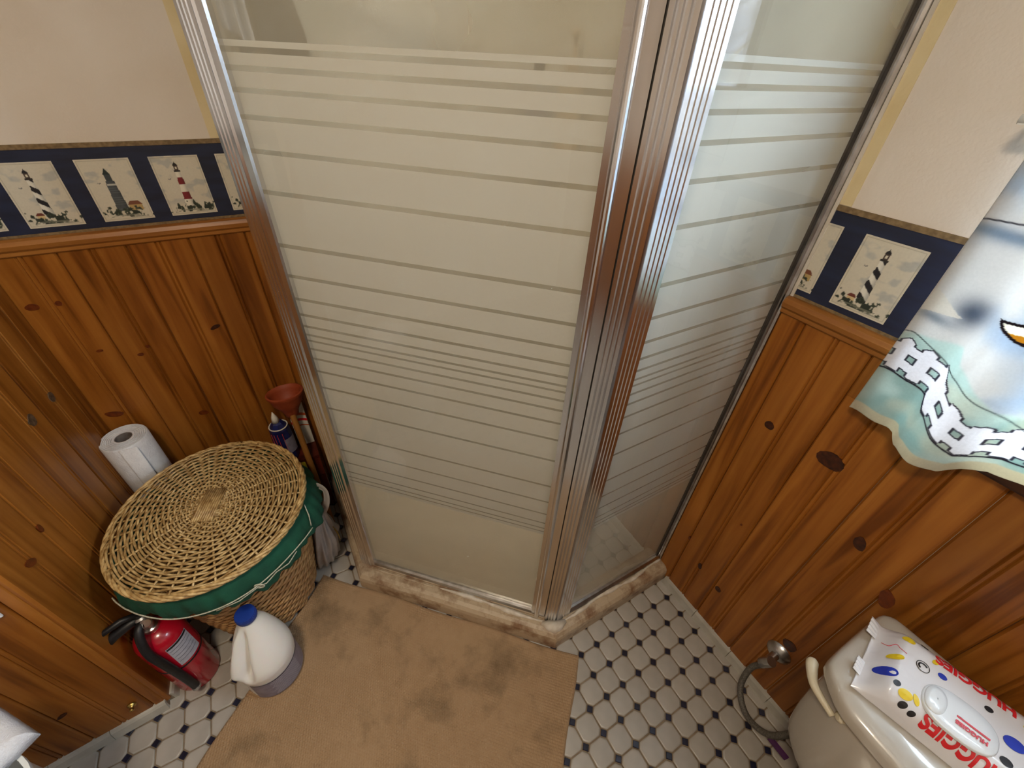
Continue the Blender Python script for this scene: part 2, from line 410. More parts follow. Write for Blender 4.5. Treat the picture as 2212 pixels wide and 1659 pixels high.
def stained(name, base, base2, stain, stain2, scale=14, amount=(0.46, 0.62), rough=0.5, bump=0.25):
    m, nt, b = newmat(name); N = nt.nodes; L = nt.links
    tc = N.new('ShaderNodeTexCoord')
    n1 = N.new('ShaderNodeTexNoise'); n1.inputs['Scale'].default_value = scale; n1.inputs['Detail'].default_value = 6; n1.inputs['Roughness'].default_value = 0.65
    n2 = N.new('ShaderNodeTexNoise'); n2.inputs['Scale'].default_value = scale * 5; n2.inputs['Detail'].default_value = 4
    L.new(tc.outputs['Object'], n1.inputs['Vector']); L.new(tc.outputs['Object'], n2.inputs['Vector'])
    c1 = N.new('ShaderNodeValToRGB'); c1.color_ramp.elements[0].color = lin(base); c1.color_ramp.elements[1].color = lin(base2)
    c2 = N.new('ShaderNodeValToRGB'); c2.color_ramp.elements[0].color = lin(stain); c2.color_ramp.elements[1].color = lin(stain2)
    L.new(n2.outputs['Fac'], c1.inputs[0]); L.new(n2.outputs['Fac'], c2.inputs[0])
    rm = N.new('ShaderNodeMapRange'); rm.inputs['From Min'].default_value = amount[0]; rm.inputs['From Max'].default_value = amount[1]
    L.new(n1.outputs['Fac'], rm.inputs[0])
    mx = N.new('ShaderNodeMix'); mx.data_type = 'RGBA'
    L.new(rm.outputs[0], mx.inputs[0]); L.new(c1.outputs[0], mx.inputs[6]); L.new(c2.outputs[0], mx.inputs[7])
    L.new(mx.outputs[2], b.inputs['Base Color']); setp(b, rough=rough)
    bp = N.new('ShaderNodeBump'); bp.inputs['Strength'].default_value = bump; bp.inputs['Distance'].default_value = 0.002
    L.new(n2.outputs['Fac'], bp.inputs['Height']); L.new(bp.outputs[0], b.inputs['Normal'])
    return m
M['tray'] = stained('stained_shower_tray', '#B8A284', '#C6B296', '#7A5A3C', '#96765A', scale=13, amount=(0.47, 0.64))
M['tray_floor'] = plain('shower_tray_floor', '#C4BDA6', '#B4AC94', scale=25, rough=0.5)
M['rug'] = stained('tan_rug_cotton', '#A08260', '#B09270', '#705A40', '#806A4E', scale=5.5, amount=(0.52, 0.72), rough=0.95, bump=0.4)

# ================================================================== SETTING
H = 2.42
XR, YF = 2.55, -2.75                           # far sides of the room behind the camera
CX0, CY0 = 0.0, -1.577                         # inside corner of the recess
BX0, BY0 = 0.614, -1.605                       # outside corner of the boxed-in wall
BXE = BX0 + 0.025 / 0.26 * (BY0 - YF)          # its end at the far side

# ---- floor: bed of grout and the tiles in it
mb = MB(); mb.box(-0.1, XR, YF, 0.0, -0.06, -0.0035)
floor = mb.build('floor', M['grout']); tag(floor, kind='structure')
def oct_data(name, mat, h, ch, top=0.0, r=0.0):
    a = U * h; c = U * ch
    def ring(a, c, z): return [(a, -a + c, z), (a, a - c, z), (a - c, a, z), (-a + c, a, z), (-a, a - c, z), (-a, -a + c, z), (-a + c, -a, z), (a - c, -a, z)]
    v = ring(a, c, -0.006) + ring(a, c, -0.0016) + ring(a - 0.0012, c, -0.0003) + ring(a - 0.004, c, 0.0)
    f = []
    for k in range(3):
        for q in range(8): f.append((k * 8 + q, k * 8 + (q + 1) % 8, (k + 1) * 8 + (q + 1) % 8, (k + 1) * 8 + q))
    f.append(tuple(range(24, 32)))
    me = bpy.data.meshes.new(name); me.from_pydata(v, [], f); me.materials.append(mat)
    me.polygons.foreach_set('use_smooth', np.array([True] * 24 + [False])); me.update(); return me
def dot_data():
    d = U * 0.176
    def ring(d, z): return [(d, 0, z), (0, d, z), (-d, 0, z), (0, -d, z)]
    v = ring(d, -0.006) + ring(d, -0.0012) + ring(d - 0.0016, 0.0)
    f = []
    for k in range(2):
        for q in range(4): f.append((k * 4 + q, k * 4 + (q + 1) % 4, (k + 1) * 4 + (q + 1) % 4, (k + 1) * 4 + q))
    f.append((8, 9, 10, 11))
    me = bpy.data.meshes.new('dot_tile'); me.from_pydata(v, [], f); me.materials.append(M['dot']); me.update(); return me
oct_me = oct_data('octagon_tile', M['tile'], 0.472, 0.185)
dot_me = dot_data()
def pix(p):
    d = Vector(p) - CAM; z = d.dot(_f)
    if z < 0.05: return None
    return (1106 + F_PX * d.dot(_r) / z, 829.5 - F_PX * d.dot(_u) / z)
def in_tray(x, y, m=0.0): return x < TX(-0.88) + m and y > -1.023 - m and x - y < 1.5640 + m * 1.414
def in_box(x, y, m=0.0):
    if y > BY0 + m: return False
    return x < BX0 + (BY0 - y) * 0.025 / 0.26 + m or False
def in_recess_wall(x, y): return x < 0.614 and y < CY0 - (x / 0.614) * 0.028
RUG = [(0.445, -1.150), (1.124, -0.471), (1.66, -1.007), (0.981, -1.686)]
def in_rug(x, y, m):
    s = x - y; t = x + y
    return 1.595 + m < s < 2.443 - m and -0.705 + m < t < 0.653 - m
cand_o, cand_d = [], []
for i in range(-18, 24):
    for j in range(-3, 42):
        for half, lst in ((0.5, cand_o), (0.0, cand_d)):
            x, y = TX(i + half), TY(j + half)
            if x < -0.02 or x > XR + 0.02 or y > 0.012 or y < YF - 0.02: continue
            if in_tray(x, y, -0.02) or in_box(x, y, -0.02) or in_recess_wall(x, y + 0.02): continue
            p = pix((x, y, 0)); vis = p and -60 < p[0] < 2272 and -60 < p[1] < 1720 and not in_rug(x, y, 0.05)
            lst.append((not vis, (Vector((x, y, 0)) - CAM).length, x, y))
def lay(lst, me, name):
    lst.sort(); rest = []
    n = 0
    for nv, d, x, y in lst:
        if not nv and n < 300:
            o = bpy.data.objects.new(name, me); COL.objects.link(o); o.location = (x, y, random.uniform(-0.0004, 0.0004)); o.parent = floor; n += 1
        else: rest.append((x, y))
    return rest
r1 = lay(cand_o, oct_me, 'octagon_tile'); r2 = lay(cand_d, dot_me, 'dot_tile')
mb = MB()
for pts, me, mi in ((r1, oct_me, 0), (r2, dot_me, 1)):
    vv = [v.co.copy() for v in me.vertices]; ff = [tuple(p.vertices) for p in me.polygons]
    for x, y in pts: mb.add([(v.x + x, v.y + y, v.z) for v in vv], ff, mi)
tag(mb.build('remaining_tiles', [M['tile'], M['dot']], floor), kind='stuff')

# ---- walls
mb = MB(); mb.box(-0.12, 0.0, CY0, 0.12, 0, H); wall_left = tag(mb.build('wall_left', M['plaster']), kind='structure')
mb = MB()
mb.prism([(-0.12, CY0 - 0.0), (0.0, CY0), (BX0, BY0), (BXE, YF), (BXE, YF - 0.12), (-0.12, YF - 0.12)], 0, H)
wall_box = tag(mb.build('wall_boxed_left', M['plaster']), kind='structure')
mb = MB()
T = 0.12
mb.box(0.0, WX0, 0.0, T, 0, H); mb.box(WX1, XR + T, 0.0, T, 0, H); mb.box(WX0, WX1, 0.0, T, 0, WZ0); mb.box(WX0, WX1, 0.0, T, WZ1, H)
wall_right = tag(mb.build('wall_right', M['plaster']), kind='structure')
mb = MB(); mb.box(XR, XR + T, YF - T, 0.0, 0, H); tag(mb.build('wall_far_right', M['plaster']), kind='structure')
mb = MB(); mb.box(BXE, XR, YF - T, YF, 0, H); tag(mb.build('wall_behind', M['plaster']), kind='structure')
mb = MB(); mb.box(-0.12, XR + T, YF - T, T, H, H + 0.1); tag(mb.build('ceiling', M['ceiling']), kind='structure')

# ---- wainscot planks: tongue-and-groove board with V edges and a bead line in the middle
RAIL0, RAIL1 = 1.128, 1.168
def plank_mesh(w, t=0.010):
    g = 0.004
    pr = [(0, 0.0), (0.0, t - 0.005), (g, t), (w / 2 - 0.008, t), (w / 2 - 0.005, t - 0.0035), (w / 2 - 0.002, t), (w / 2 + 0.002, t),
          (w / 2 + 0.005, t - 0.0035), (w / 2 + 0.008, t), (w - g, t), (w, t - 0.005), (w, 0.0)]
    return pr
def planks(parent, origin, along, out, edges, z0, z1, name='plank'):
    origin, along, out = Vector(origin), Vector(along).normalized(), Vector(out).normalized()
    res = []
    for a, b in zip(edges[:-1], edges[1:]):
        w = b - a - 0.0008
        if w < 0.012: continue
        pr = plank_mesh(w) if w > 0.06 else [(0, 0), (0, 0.005), (0.004, 0.010), (w - 0.004, 0.010), (w, 0.005), (w, 0)]
        m2 = MB()
        n = len(pr)
        v = [origin + along * (a + p) + out * q + Vector((0, 0, z0)) for p, q in pr] + [origin + along * (a + p) + out * q + Vector((0, 0, z1)) for p, q in pr]
        f = [tuple(range(n)), tuple(range(2 * n - 1, n - 1, -1))] + [(k, n + k, n + (k + 1) % n, (k + 1) % n) for k in range(n)]
        m2.add(v, f)
        o = m2.build(name, M['pine'], parent)
        bm = bmesh.new(); bm.from_mesh(o.data); bmesh.ops.recalc_face_normals(bm, faces=bm.faces); bm.to_mesh(o.data); bm.free()
        res.append(o)
    return res
PW = 0.1365
# right wall, strong joints at x = 1.065 + k*PW
ex = [1.0070, 1.0650] + [1.065 + PW * k for k in range(1, 12)]
ex = [e for e in ex if e < XR] + [XR]
planks(wall_right, (0, 0.0, 0), (1, 0, 0), (0, -1, 0), [e for e in ex if e <= 1.22], 0.02, RAIL0)
planks(wall_right, (0, 0.0, 0), (1, 0, 0), (0, -1, 0), [e for e in ex if e >= 1.20], 0.02, 1.030)
planks(wall_right, (0, 0.0, 0), (1, 0, 0), (0, -1, 0), [1.2015, 1.2575], 1.0305, RAIL0)
# left wall: strong joints at y = -1.163 + k*PW (towards the recess corner)
ey = [0.984, 1.0265, 1.163, 1.3015, 1.439, 1.5765]
planks(wall_left, (0, 0, 0), (0, -1, 0), (1, 0, 0), ey, 0.02, RAIL0)
# recess side and face of the boxed-in wall
cdir = Vector((BX0, BY0 - CY0, 0)); clen = cdir.length; cdir.normalize(); cout = Vector((-cdir.y, cdir.x, 0))
planks(wall_box, (CX0, CY0, 0), cdir, cout, [0.0102, 0.071, 0.207, 0.343, 0.480, clen + 0.009], 0.02, RAIL0)
bdir = Vector((BXE - BX0, YF - BY0, 0)).normalized(); bout = Vector((-bdir.y, bdir.x, 0))
if bout.x < 0: bout = -bout
bl = (Vector((BXE, YF, 0)) - Vector((BX0, BY0, 0))).length
planks(wall_box, (BX0, BY0, 0), bdir, bout, [0.0, 0.026, 0.162, 0.298, 0.435, 0.571, 0.708, 0.844, 0.98, bl], 0.02, RAIL0)
planks(tag(bpy.data.objects['wall_far_right']), (XR, 0, 0), (0, -1, 0), (-1, 0, 0), [0.0] + [0.1365 * k for k in range(1, 20)] + [2.75], 0.02, RAIL0)

def knots(parent, lst):
    """flat inlaid knots: centre, in-plane axis a, out, half sizes, tilt, material"""
    for c, a, out, ra, rz, tilt, m in lst:
        c, a, out = Vector(c), Vector(a).normalized(), Vector(out).normalized()
        v = []; n = 14
        for k in range(n):
            an = 2 * PI * k / n; q = 1 + 0.05 * math.sin(3 * an + c.z * 40) + 0.03 * math.sin(5 * an)
            p, z = ra * q * math.cos(an), rz * q * math.sin(an)
            p, z = p * math.cos(tilt) - z * math.sin(tilt), p * math.sin(tilt) + z * math.cos(tilt)
            v.append(c + a * p + Vector((0, 0, z)))
        v = [p + out * 0.0112 for p in v] + [p + out * 0.008 for p in v]
        f = [tuple(range(n)), tuple(range(2 * n - 1, n - 1, -1))] + [(k, n + k, n + (k + 1) % n, (k + 1) % n) for k in range(n)]
        o = mesh('knot', v, f, M[m], parent)
        bm = bmesh.new(); bm.from_mesh(o.data); bmesh.ops.recalc_face_normals(bm, faces=bm.faces); bm.to_mesh(o.data); bm.free()
X, Yn = (1, 0, 0), (0, -1, 0)
knots(wall_right, [((1.105, 0, 0.858), X, Yn, 0.012, 0.011, 0, 'knot'), ((1.250, 0, 0.872), X, Yn, 0.029, 0.021, 0.1, 'knot'),
    ((1.386, 0, 0.734), X, Yn, 0.012, 0.019, 0.3, 'knot'), ((1.136, 0, 0.233), X, Yn, 0.007, 0.013, 0.2, 'knot'), ((1.216, 0, 0.218), X, Yn, 0.010, 0.011, 0.2, 'knot'),
    ((1.483, 0, 0.655), X, Yn, 0.014, 0.026, 0.25, 'knot_red'), ((1.433, 0, 0.285), X, Yn, 0.018, 0.020, 0, 'knot'), ((1.172, 0, 0.52), X, Yn, 0.003, 0.004, 0, 'knot_red'),
    ((1.065, 0, 0.30), X, Yn, 0.004, 0.008, 0, 'knot_red')])
Yd = (0, -1, 0); Xo = (1, 0, 0)
knots(wall_left, [((0, -1.543, 1.002), Yd, Xo, 0.014, 0.009, 0, 'knot_red'), ((0, -1.492, 1.002), Yd, Xo, 0.007, 0.007, 0, 'knot_red'),
    ((0, -1.395, 0.814), Yd, Xo, 0.008, 0.005, 0, 'knot_red'), ((0, -1.19, 0.856), Yd, Xo, 0.015, 0.006, -0.35, 'knot'), ((0, -1.326, 0.555), Yd, Xo, 0.014, 0.009, 0.2, 'knot_red'),
    ((0, -1.535, 0.633), Yd, Xo, 0.022, 0.010, 0.3, 'knot_red'), ((0, -1.37, 0.835), Yd, Xo, 0.005, 0.005, 0, 'knot_red'), ((0, -1.475, 0.85), Yd, Xo, 0.008, 0.004, 0, 'knot_red')])
knots(wall_box, [((0.139, -1.583, 0.812), cdir, cout, 0.012, 0.014, 0, 'knot_grey'), ((0.254, -1.589, 0.829), cdir, cout, 0.014, 0.016, 0, 'knot_grey'),
    ((0.480 - 0.006, -1.5985, 0.689), cdir, cout, 0.006, 0.012, 0, 'knot_red'), ((0.557, -1.602, 0.679), cdir, cout, 0.009, 0.017, -0.9, 'knot_red'),
    ((0.628, -1.749, 0.211), bdir, bout, 0.012, 0.006, -0.5, 'knot')])
# little brass catch at the foot of the boxed-in wall
mb = MB(); c = Vector((0.6195, -1.654, 0.103)) + bout * 0.012
mb.lathe([(0.010, 0), (0.010, 0.003), (0.006, 0.006), (0.004, 0.014), (0.006, 0.016), (0.001, 0.019)], c, 16, axis=bout)
tag(mb.build('door_stop', M['brass'], smooth=True), 'small brass stop screwed low on the wood wall by the floor tiles', 'door stop')

# ---- chair rails
railp = [(0, 0), (0.012, 0.0), (0.016, 0.004), (0.016, 0.012), (0.021, 0.018), (0.023, 0.028), (0.019, 0.037), (0.010, 0.040), (0, 0.040)]
def rail(name, a, b, out, mat, parent=None):
    m2 = MB(); m2.sweep(railp, a, b, (0, 0, 1), out); o = m2.build(name, mat, parent)
    bm = bmesh.new(); bm.from_mesh(o.data); bmesh.ops.recalc_face_normals(bm, faces=bm.faces); bm.to_mesh(o.data); bm.free()
    return tag(o, kind='structure') if parent is None else o
rail('trim_1', (0, -1.0, RAIL0), (0, CY0, RAIL0), (1, 0, 0), M['pine_y'])
rail('trim_2', (1.008, 0, RAIL0), (1.262, 0, RAIL0), (0, -1, 0), M['pine_x'])
rail('trim_3', (CX0 + 0.02, CY0, RAIL0), (BX0 + 0.02, BY0, RAIL0), tuple(cout), M['pine_x'])
rail('trim_4', (BX0, BY0 + 0.02, RAIL0), (BXE, YF, RAIL0), tuple(bout), M['pine_y'])
rail('trim_5', (2.09, 0, RAIL0), (XR, 0, RAIL0), (0, -1, 0), M['pine_x'])

# ---- white tile base strips
def base_strip(name, a, b, out, n, h=0.034):
    a, b, out = Vector(a), Vector(b), Vector(out).normalized()
    root = MB(); root.sweep([(0.0, 0), (0.013, 0), (0.012, h - 0.006), (0.0, h - 0.006)], a, b, (0, 0, 1), out)
    r = tag(root.build(name, M['grout']), kind='structure')
    L = (b - a).length; d = (b - a).normalized(); step = L / n
    pr = [(0.0, 0), (0.024, 0), (0.0225, 0.006), (0.019, h - 0.008), (0.015, h - 0.001), (0.010, h), (0, h)]
    for k in range(n):
        p, q = a + d * (step * k + 0.0008), a + d * (step * (k + 1) - 0.0008)
        m2 = MB(); m2.sweep(pr, p, q, (0, 0, 1), out); o = m2.build('trim_tile', M['trimtile'], r)
        bm = bmesh.new(); bm.from_mesh(o.data); bmesh.ops.recalc_face_normals(bm, faces=bm.faces); bm.to_mesh(o.data); bm.free()
base_strip('baseboard_right', (1.056, 0, 0), (XR - 0.04, 0, 0), (0, -1, 0), 10)
base_strip('baseboard_left', (BX0 + 0.001, BY0, 0), (BXE, YF, 0), bout, 9)
base_strip('baseboard_recess', (CX0 + 0.03, CY0, 0), (BX0, BY0, 0), cout, 4)
base_strip('baseboard_recess_left', (0, -1.03, 0), (0, CY0 + 0.03, 0), (1, 0, 0), 4)

# ---- wallpaper border with lighthouse pictures (flat print on the paper)
BZ0, BZ1 = 1.170, 1.352
def sm(e0, e1, x): t = np.clip((x - e0) / (e1 - e0), 0, 1); return t * t * (3 - 2 * t)
def vnoise(x, y, seed=0):
    xi, yi = np.floor(x).astype(int), np.floor(y).astype(int); xf, yf = x - xi, y - yi
    def h(a, b): return np.modf(np.abs(np.sin(a * 127.1 + b * 311.7 + seed * 74.7) * 43758.5453))[0]
    u = xf * xf * (3 - 2 * xf); v = yf * yf * (3 - 2 * yf)
    return (h(xi, yi) * (1 - u) + h(xi + 1, yi) * u) * (1 - v) + (h(xi, yi + 1) * (1 - u) + h(xi + 1, yi + 1) * u) * v
def fbm(x, y, seed=0): return (vnoise(x, y, seed) + 0.5 * vnoise(2 * x, 2 * y, seed + 1) + 0.25 * vnoise(4 * x, 4 * y, seed + 2)) / 1.75
def L3(h): return np.array(lin(h)[:3])
def paint(col, mask, c): return col * (1 - mask[..., None]) + np.asarray(c) * mask[..., None]
def lighthouse(kind, nu=84, nv=110):
    u, v = np.meshgrid(np.linspace(0, 1, nu), np.linspace(0, 1, nv))      # v up
    col = np.broadcast_to(L3('#D2C9B4'), (nv, nu, 3)).copy()
    cl = fbm(u * 5, v * 9, kind); col = paint(col, 0.55 * sm(0.52, 0.72, cl) * sm(0.15, 0.3, v), L3('#9AA0A0'))
    fr = np.minimum(np.minimum(u, 1 - u) * 0.74, np.minimum(v, 1 - v))
    col = paint(col, (np.abs(fr - 0.028) < 0.006) * 0.5, L3('#8E8468'))
    cx = 0.47 if kind != 1 else 0.46
    if kind == 1:        # dark stone tower with a house beside it
        wv = 0.13 - 0.05 * v / 0.7; top = 0.66
        tower = (np.abs(u - cx) < wv) & (v > 0.16) & (v < top)
        sh = 0.5 + 0.5 * (u - cx) / 0.13
        col = paint(col, tower * 1.0, L3('#4A5054'))
        col = paint(col, tower * sm(0.55, 0.9, sh) * 0.6, L3('#2C3136'))
        col = paint(col, tower * ((np.mod(v * 26, 1) < 0.18) * 0.25), L3('#8C9294'))
        col = paint(col, ((np.abs(u - cx) < 0.085) & (v > 0.58) & (v < 0.61)) * 1.0, L3('#B9B8AE'))
        col = paint(col, ((np.abs(u - cx) < 0.06) & (v >= top) & (v < 0.76)) * 1.0, L3('#3C4448'))
        col = paint(col, ((np.abs(u - cx) < 0.07 * (0.86 - v) / 0.1) & (v >= 0.76) & (v < 0.86)) * 1.0, L3('#22302E'))
        house = (np.abs(u - 0.73) < 0.13) & (v > 0.16) & (v < 0.25)
        roof = (np.abs(u - 0.73) < 0.15 - (v - 0.25) * 1.0) & (v >= 0.25) & (v < 0.32)
        col = paint(col, house * 1.0, L3('#B79A62')); col = paint(col, roof * 1.0, L3('#7A4A32'))
    else:
        top = 0.74; wv = 0.095 - 0.045 * (v - 0.15) / 0.6
        tower = (np.abs(u - cx) < wv) & (v > 0.15) & (v < top)
        if kind == 0:
            ph = np.mod((v - 0.15) * 5.2 + (u - cx) * 3.2, 1.0)
            c = np.where((ph < 0.5)[..., None], L3('#1E1C22'), L3('#E4DFD0'))
        else:
            bands = np.floor((v - 0.15) / 0.125).astype(int) % 2
            c = np.where((bands == 1)[..., None], L3('#7C1F24'), L3('#E6DFCC'))
        c = c * (1 - 0.45 * sm(-0.2, 1.0, (u - cx) / 0.09))[..., None]
        col = np.where(tower[..., None], c, col)
        col = paint(col, ((np.abs(u - cx) < 0.062) & (v >= top) & (v < 0.765)) * 1.0, L3('#2A2622'))
        col = paint(col, ((np.abs(u - cx) < 0.04) & (v >= 0.765) & (v < 0.84)) * 1.0, L3('#4A3A34'))
        col = paint(col, ((np.abs(u - cx) < 0.018) & (v >= 0.78) & (v < 0.825)) * 1.0, L3('#D6CDB4'))
        col = paint(col, ((np.abs(u - cx) < 0.06 * (0.90 - v) / 0.06) & (v >= 0.84) & (v < 0.90)) * 1.0, L3('#1C1A1C'))
        house = (np.abs(u - (0.30 if kind == 0 else 0.62)) < 0.07) & (v > 0.13) & (v < 0.19)
        roof = (np.abs(u - (0.30 if kind == 0 else 0.62)) < 0.085 - (v - 0.19)) & (v >= 0.19) & (v < 0.235)
        if kind != 2: col = paint(col, house * 1.0, L3('#D0B482')); col = paint(col, roof * 1.0, L3('#6E3528'))
    bush = fbm(u * 14, v * 16, kind + 5) - 0.50 - 2.2 * np.abs(v - 0.125) - 0.35 * np.abs(u - 0.5)
    col = paint(col, sm(-0.16, -0.10, bush) * (v > 0.05) * (v < 0.24), L3('#3C4638'))
    col = paint(col, sm(-0.06, 0.0, bush) * (v > 0.05) * 0.8, L3('#1E261E'))
    col = paint(col, sm(0.55, 0.6, fbm(u * 8, v * 22, 9)) * (v > 0.045) * (v < 0.10) * (np.abs(u - .5) < .4) * 0.7, L3('#7A7A6A'))
    col = paint(col, ((np.abs(u - 0.25) < 0.03) & (np.abs(v - 0.62 - 0.4 * np.abs(u - 0.25)) < 0.008)) * 0.8, L3('#5A5A5A'))
    return col
def border(name, parent, o, d, out, s0, s1, pics, kinds):
    """strip from s0 to s1 along d; pictures at list of start positions"""
    o, d, out = Vector(o), Vector(d).normalized(), Vector(out).normalized()
    def quadbox(nm, a, b, z0, z1, t0, t1, mat, par):
        m2 = MB(); P = []
        for t in (t0, t1):
            for (s, z) in ((a, z0), (b, z0), (b, z1), (a, z1)): P.append(o + d * s + out * t + Vector((0, 0, z)))
        m2.add(P, [(0, 1, 2, 3), (7, 6, 5, 4), (0, 4, 5, 1), (1, 5, 6, 2), (2, 6, 7, 3), (3, 7, 4, 0)])
        ob = m2.build(nm, mat, par)
        bm = bmesh.new(); bm.from_mesh(ob.data); bmesh.ops.recalc_face_normals(bm, faces=bm.faces); bm.to_mesh(ob.data); bm.free()
        return ob
    st = quadbox('wallpaper_border', s0, s1, BZ0, BZ1, 0.0, 0.0016, M['navy'], parent)
    quadbox('border_edge', s0, s1, BZ1 - 0.002, BZ1 + 0.008, 0.0002, 0.0032, M['tan'], st)
    quadbox('border_edge', s0, s1, BZ0 - 0.002, BZ0 + 0.004, 0.0002, 0.0030, M['tan'], st)
    W_, Z0, Z1 = 0.103, 1.186, 1.326
    for a, k in zip(pics, kinds):
        lo, hi = max(a, s0), min(a + W_, s1)
        if hi - lo < 0.004: continue
        nu, nv = 84, 110
        c = lighthouse(k, nu, nv)
        f0, f1 = (lo - a) / W_, (hi - a) / W_
        i0, i1 = int(round(f0 * (nu - 1))), int(round(f1 * (nu - 1))) + 1
        uu = np.linspace(0, 1, nu)[i0:i1]; vv = np.linspace(0, 1, nv)
        c = c[:, i0:i1]
        P = np.zeros((nv, len(uu), 3))
        od, oo, oz = np.array(d), np.array(o), np.array(out)
        P[:] = oo + (a + uu * W_)[None, :, None] * od + oz * 0.0022
        P[..., 2] += (Z0 + vv * (Z1 - Z0))[:, None]
        ob = grid_mesh('border_picture', P, M['print'], st, smooth=False, colors=c)
border('b', wall_left, (0, -1.577, 0), (0, 1, 0), (1, 0, 0), 0.0, 0.572, [-0.020, 0.1205, 0.261, 0.402, 0.543], [2, 0, 1, 2, 0])
border('b', wall_right, (0.0, 0, 0), (1, 0, 0), (0, -1, 0), 1.008, 1.262, [0.940, 1.083, 1.2245], [1, 0, 2])
border('b', wall_box, (BX0, BY0, 0), tuple(-cdir), tuple(cout), 0.0, clen, [0.03 + 0.1415 * k for k in range(4)], [0, 1, 2, 0])

# older paint strip and caulk beside the shower frame
mb = MB(); mb.box(1.008, 1.036, -0.0012, 0.0, BZ1 + 0.009, 2.0); mb.build('paint_strip', M['plaster_patch'], wall_right)
mb = MB(); mb.box(0.0, 0.0012, -1.030, -0.985, BZ1 + 0.009, 2.0); mb.build('paint_strip', M['plaster_patch'], wall_left)

# ---- window in the right wall
wroot = empty('window_1', (WX0, 0.0, WZ0)); tag(wroot, kind='structure')
mb = MB()
for (x0, x1, z0, z1) in ((WX0, WX0 + 0.045, WZ0, WZ1), (WX1 - 0.045, WX1, WZ0, WZ1), (WX0 + 0.045, WX1 - 0.045, WZ0, WZ0 + 0.05), (WX0 + 0.045, WX1 - 0.045, WZ1 - 0.045, WZ1), (WX0 + 0.045, WX1 - 0.045, 1.53, 1.57)):
    mb.box(x0, x1, 0.05, 0.09, z0, z1)
sub_bevel(mb.build('window_frame', M['whitepaint'], wroot), 0.004)
for z0, z1 in ((WZ0 + 0.05, 1.53), (1.57, WZ1 - 0.045)):
    mb = MB(); mb.box(WX0 + 0.045, WX1 - 0.045, 0.068, 0.072, z0, z1); mb.build('pane', M['front'], wroot)
mb = MB(); mb.box(WX0 - 0.016, WX1 + 0.05, -0.030, 0.05, 1.032, WZ0); sub_bevel(mb.build('window_sill', M['darkwood'], wroot), 0.006)
for x0 in (WX0 - 0.016, WX1):
    mb = MB(); mb.box(x0, x0 + 0.016, -0.012, 0.05, WZ0, WZ1); mb.build('window_casing', M['pine'], wroot)
mb = MB(); mb.box(WX0 - 0.016, WX1 + 0.016, -0.012, 0.05, WZ1, WZ1 + 0.05); mb.build('window_casing', M['pine_x'], wroot)

# ---- outdoors seen through the window
mb = MB(); mb.box(-40, 60, 1.2, 80, -1.3, -1.2); tag(mb.build('ground_outside', M['snow']), kind='structure')
hx, hy = np.meshgrid(np.linspace(-30, 70, 60), np.linspace(16, 60, 24))
hz = -1.25 + 9.5 * sm(16, 40, hy) * (0.8 + 0.4 * fbm(hx * 0.12, hy * 0.12, 90)) + 0.8 * fbm(hx * 1.1, hy * 1.1, 91) * sm(16, 20, hy)
tag(grid_mesh('wooded_hill_outside', np.stack([hx, hy, hz], -1), plain('winter_woods', '#4A474C', '#6C6A70', scale=1.2, rough=0.95)), kind='structure')
for k in range(11):
    x = 1.5 + k * 2.3 + random.uniform(-0.2, 0.2); y = 5.5 + 4.2 * (k % 2) + random.uniform(0, 1); hgt = random.uniform(6, 9)
    t = empty('bare_tree', (x, y, -1.2), 'bare winter tree standing in the snow outside the window', 'tree', 'bare trees outside the window')
    lean = random.uniform(-0.5, 0.5); mb = MB(); pts = [(x + lean * s * s, y, -1.25 + hgt * s) for s in np.linspace(0, 1, 8)]
    mb.tube(pts, [0.13 * (1 - 0.85 * s) for s in np.linspace(0, 1, 8)], 8); mb.build('trunk', M['bark'], t, smooth=True)
    mb = MB()
    for q in range(16):
        s = random.uniform(0.3, 0.95); b0 = Vector((x + lean * s * s, y, -1.25 + hgt * s)); an = random.uniform(0, 2 * PI); ln = random.uniform(0.6, 1.8)
        mb.tube([b0, b0 + Vector((math.cos(an) * ln * .5, math.sin(an) * ln * .5, ln * .45)), b0 + Vector((math.cos(an) * ln * .8, math.sin(an) * ln * .8, ln * 1.05))], [0.035, 0.022, 0.006], 5)
    mb.build('branches', M['bark'], t, smooth=True)

# ---- ceiling lamp (warm)
LX, LY = 1.45, -1.35
t = empty('ceiling_lamp', (LX, LY, H), 'round frosted ceiling lamp glowing warm above the room', 'lamp')
mb = MB(); mb.lathe([(0.16, 0), (0.16, -0.02), (0.15, -0.03)], (LX, LY, H), 32); mb.build('base', M['steel'], t, smooth=True, auto=40)
gm, gnt, gb = newmat('lamp_glass'); gb.inputs['Base Color'].default_value = lin('#FFF3DC'); gb.inputs['Emission Color'].default_value = (1.0, 0.84, 0.62, 1); gb.inputs['Emission Strength'].default_value = 3.0
mb = MB(); mb.lathe([(0.145, -0.03), (0.14, -0.06), (0.11, -0.09), (0.06, -0.108), (0.002, -0.113)], (LX, LY, H), 32); mb.build('lamp_shade', gm, t, smooth=True)
ll = bpy.data.lights.new('ceiling_lamp_light', 'AREA'); ll.shape = 'DISK'; ll.size = 0.30; ll.energy = LAMP_W; ll.color = (1.0, 0.84, 0.64)
lo_ = bpy.data.objects.new('ceiling_lamp_light', ll); link(lo_, t); lo_.location = (LX, LY, H - 0.125)

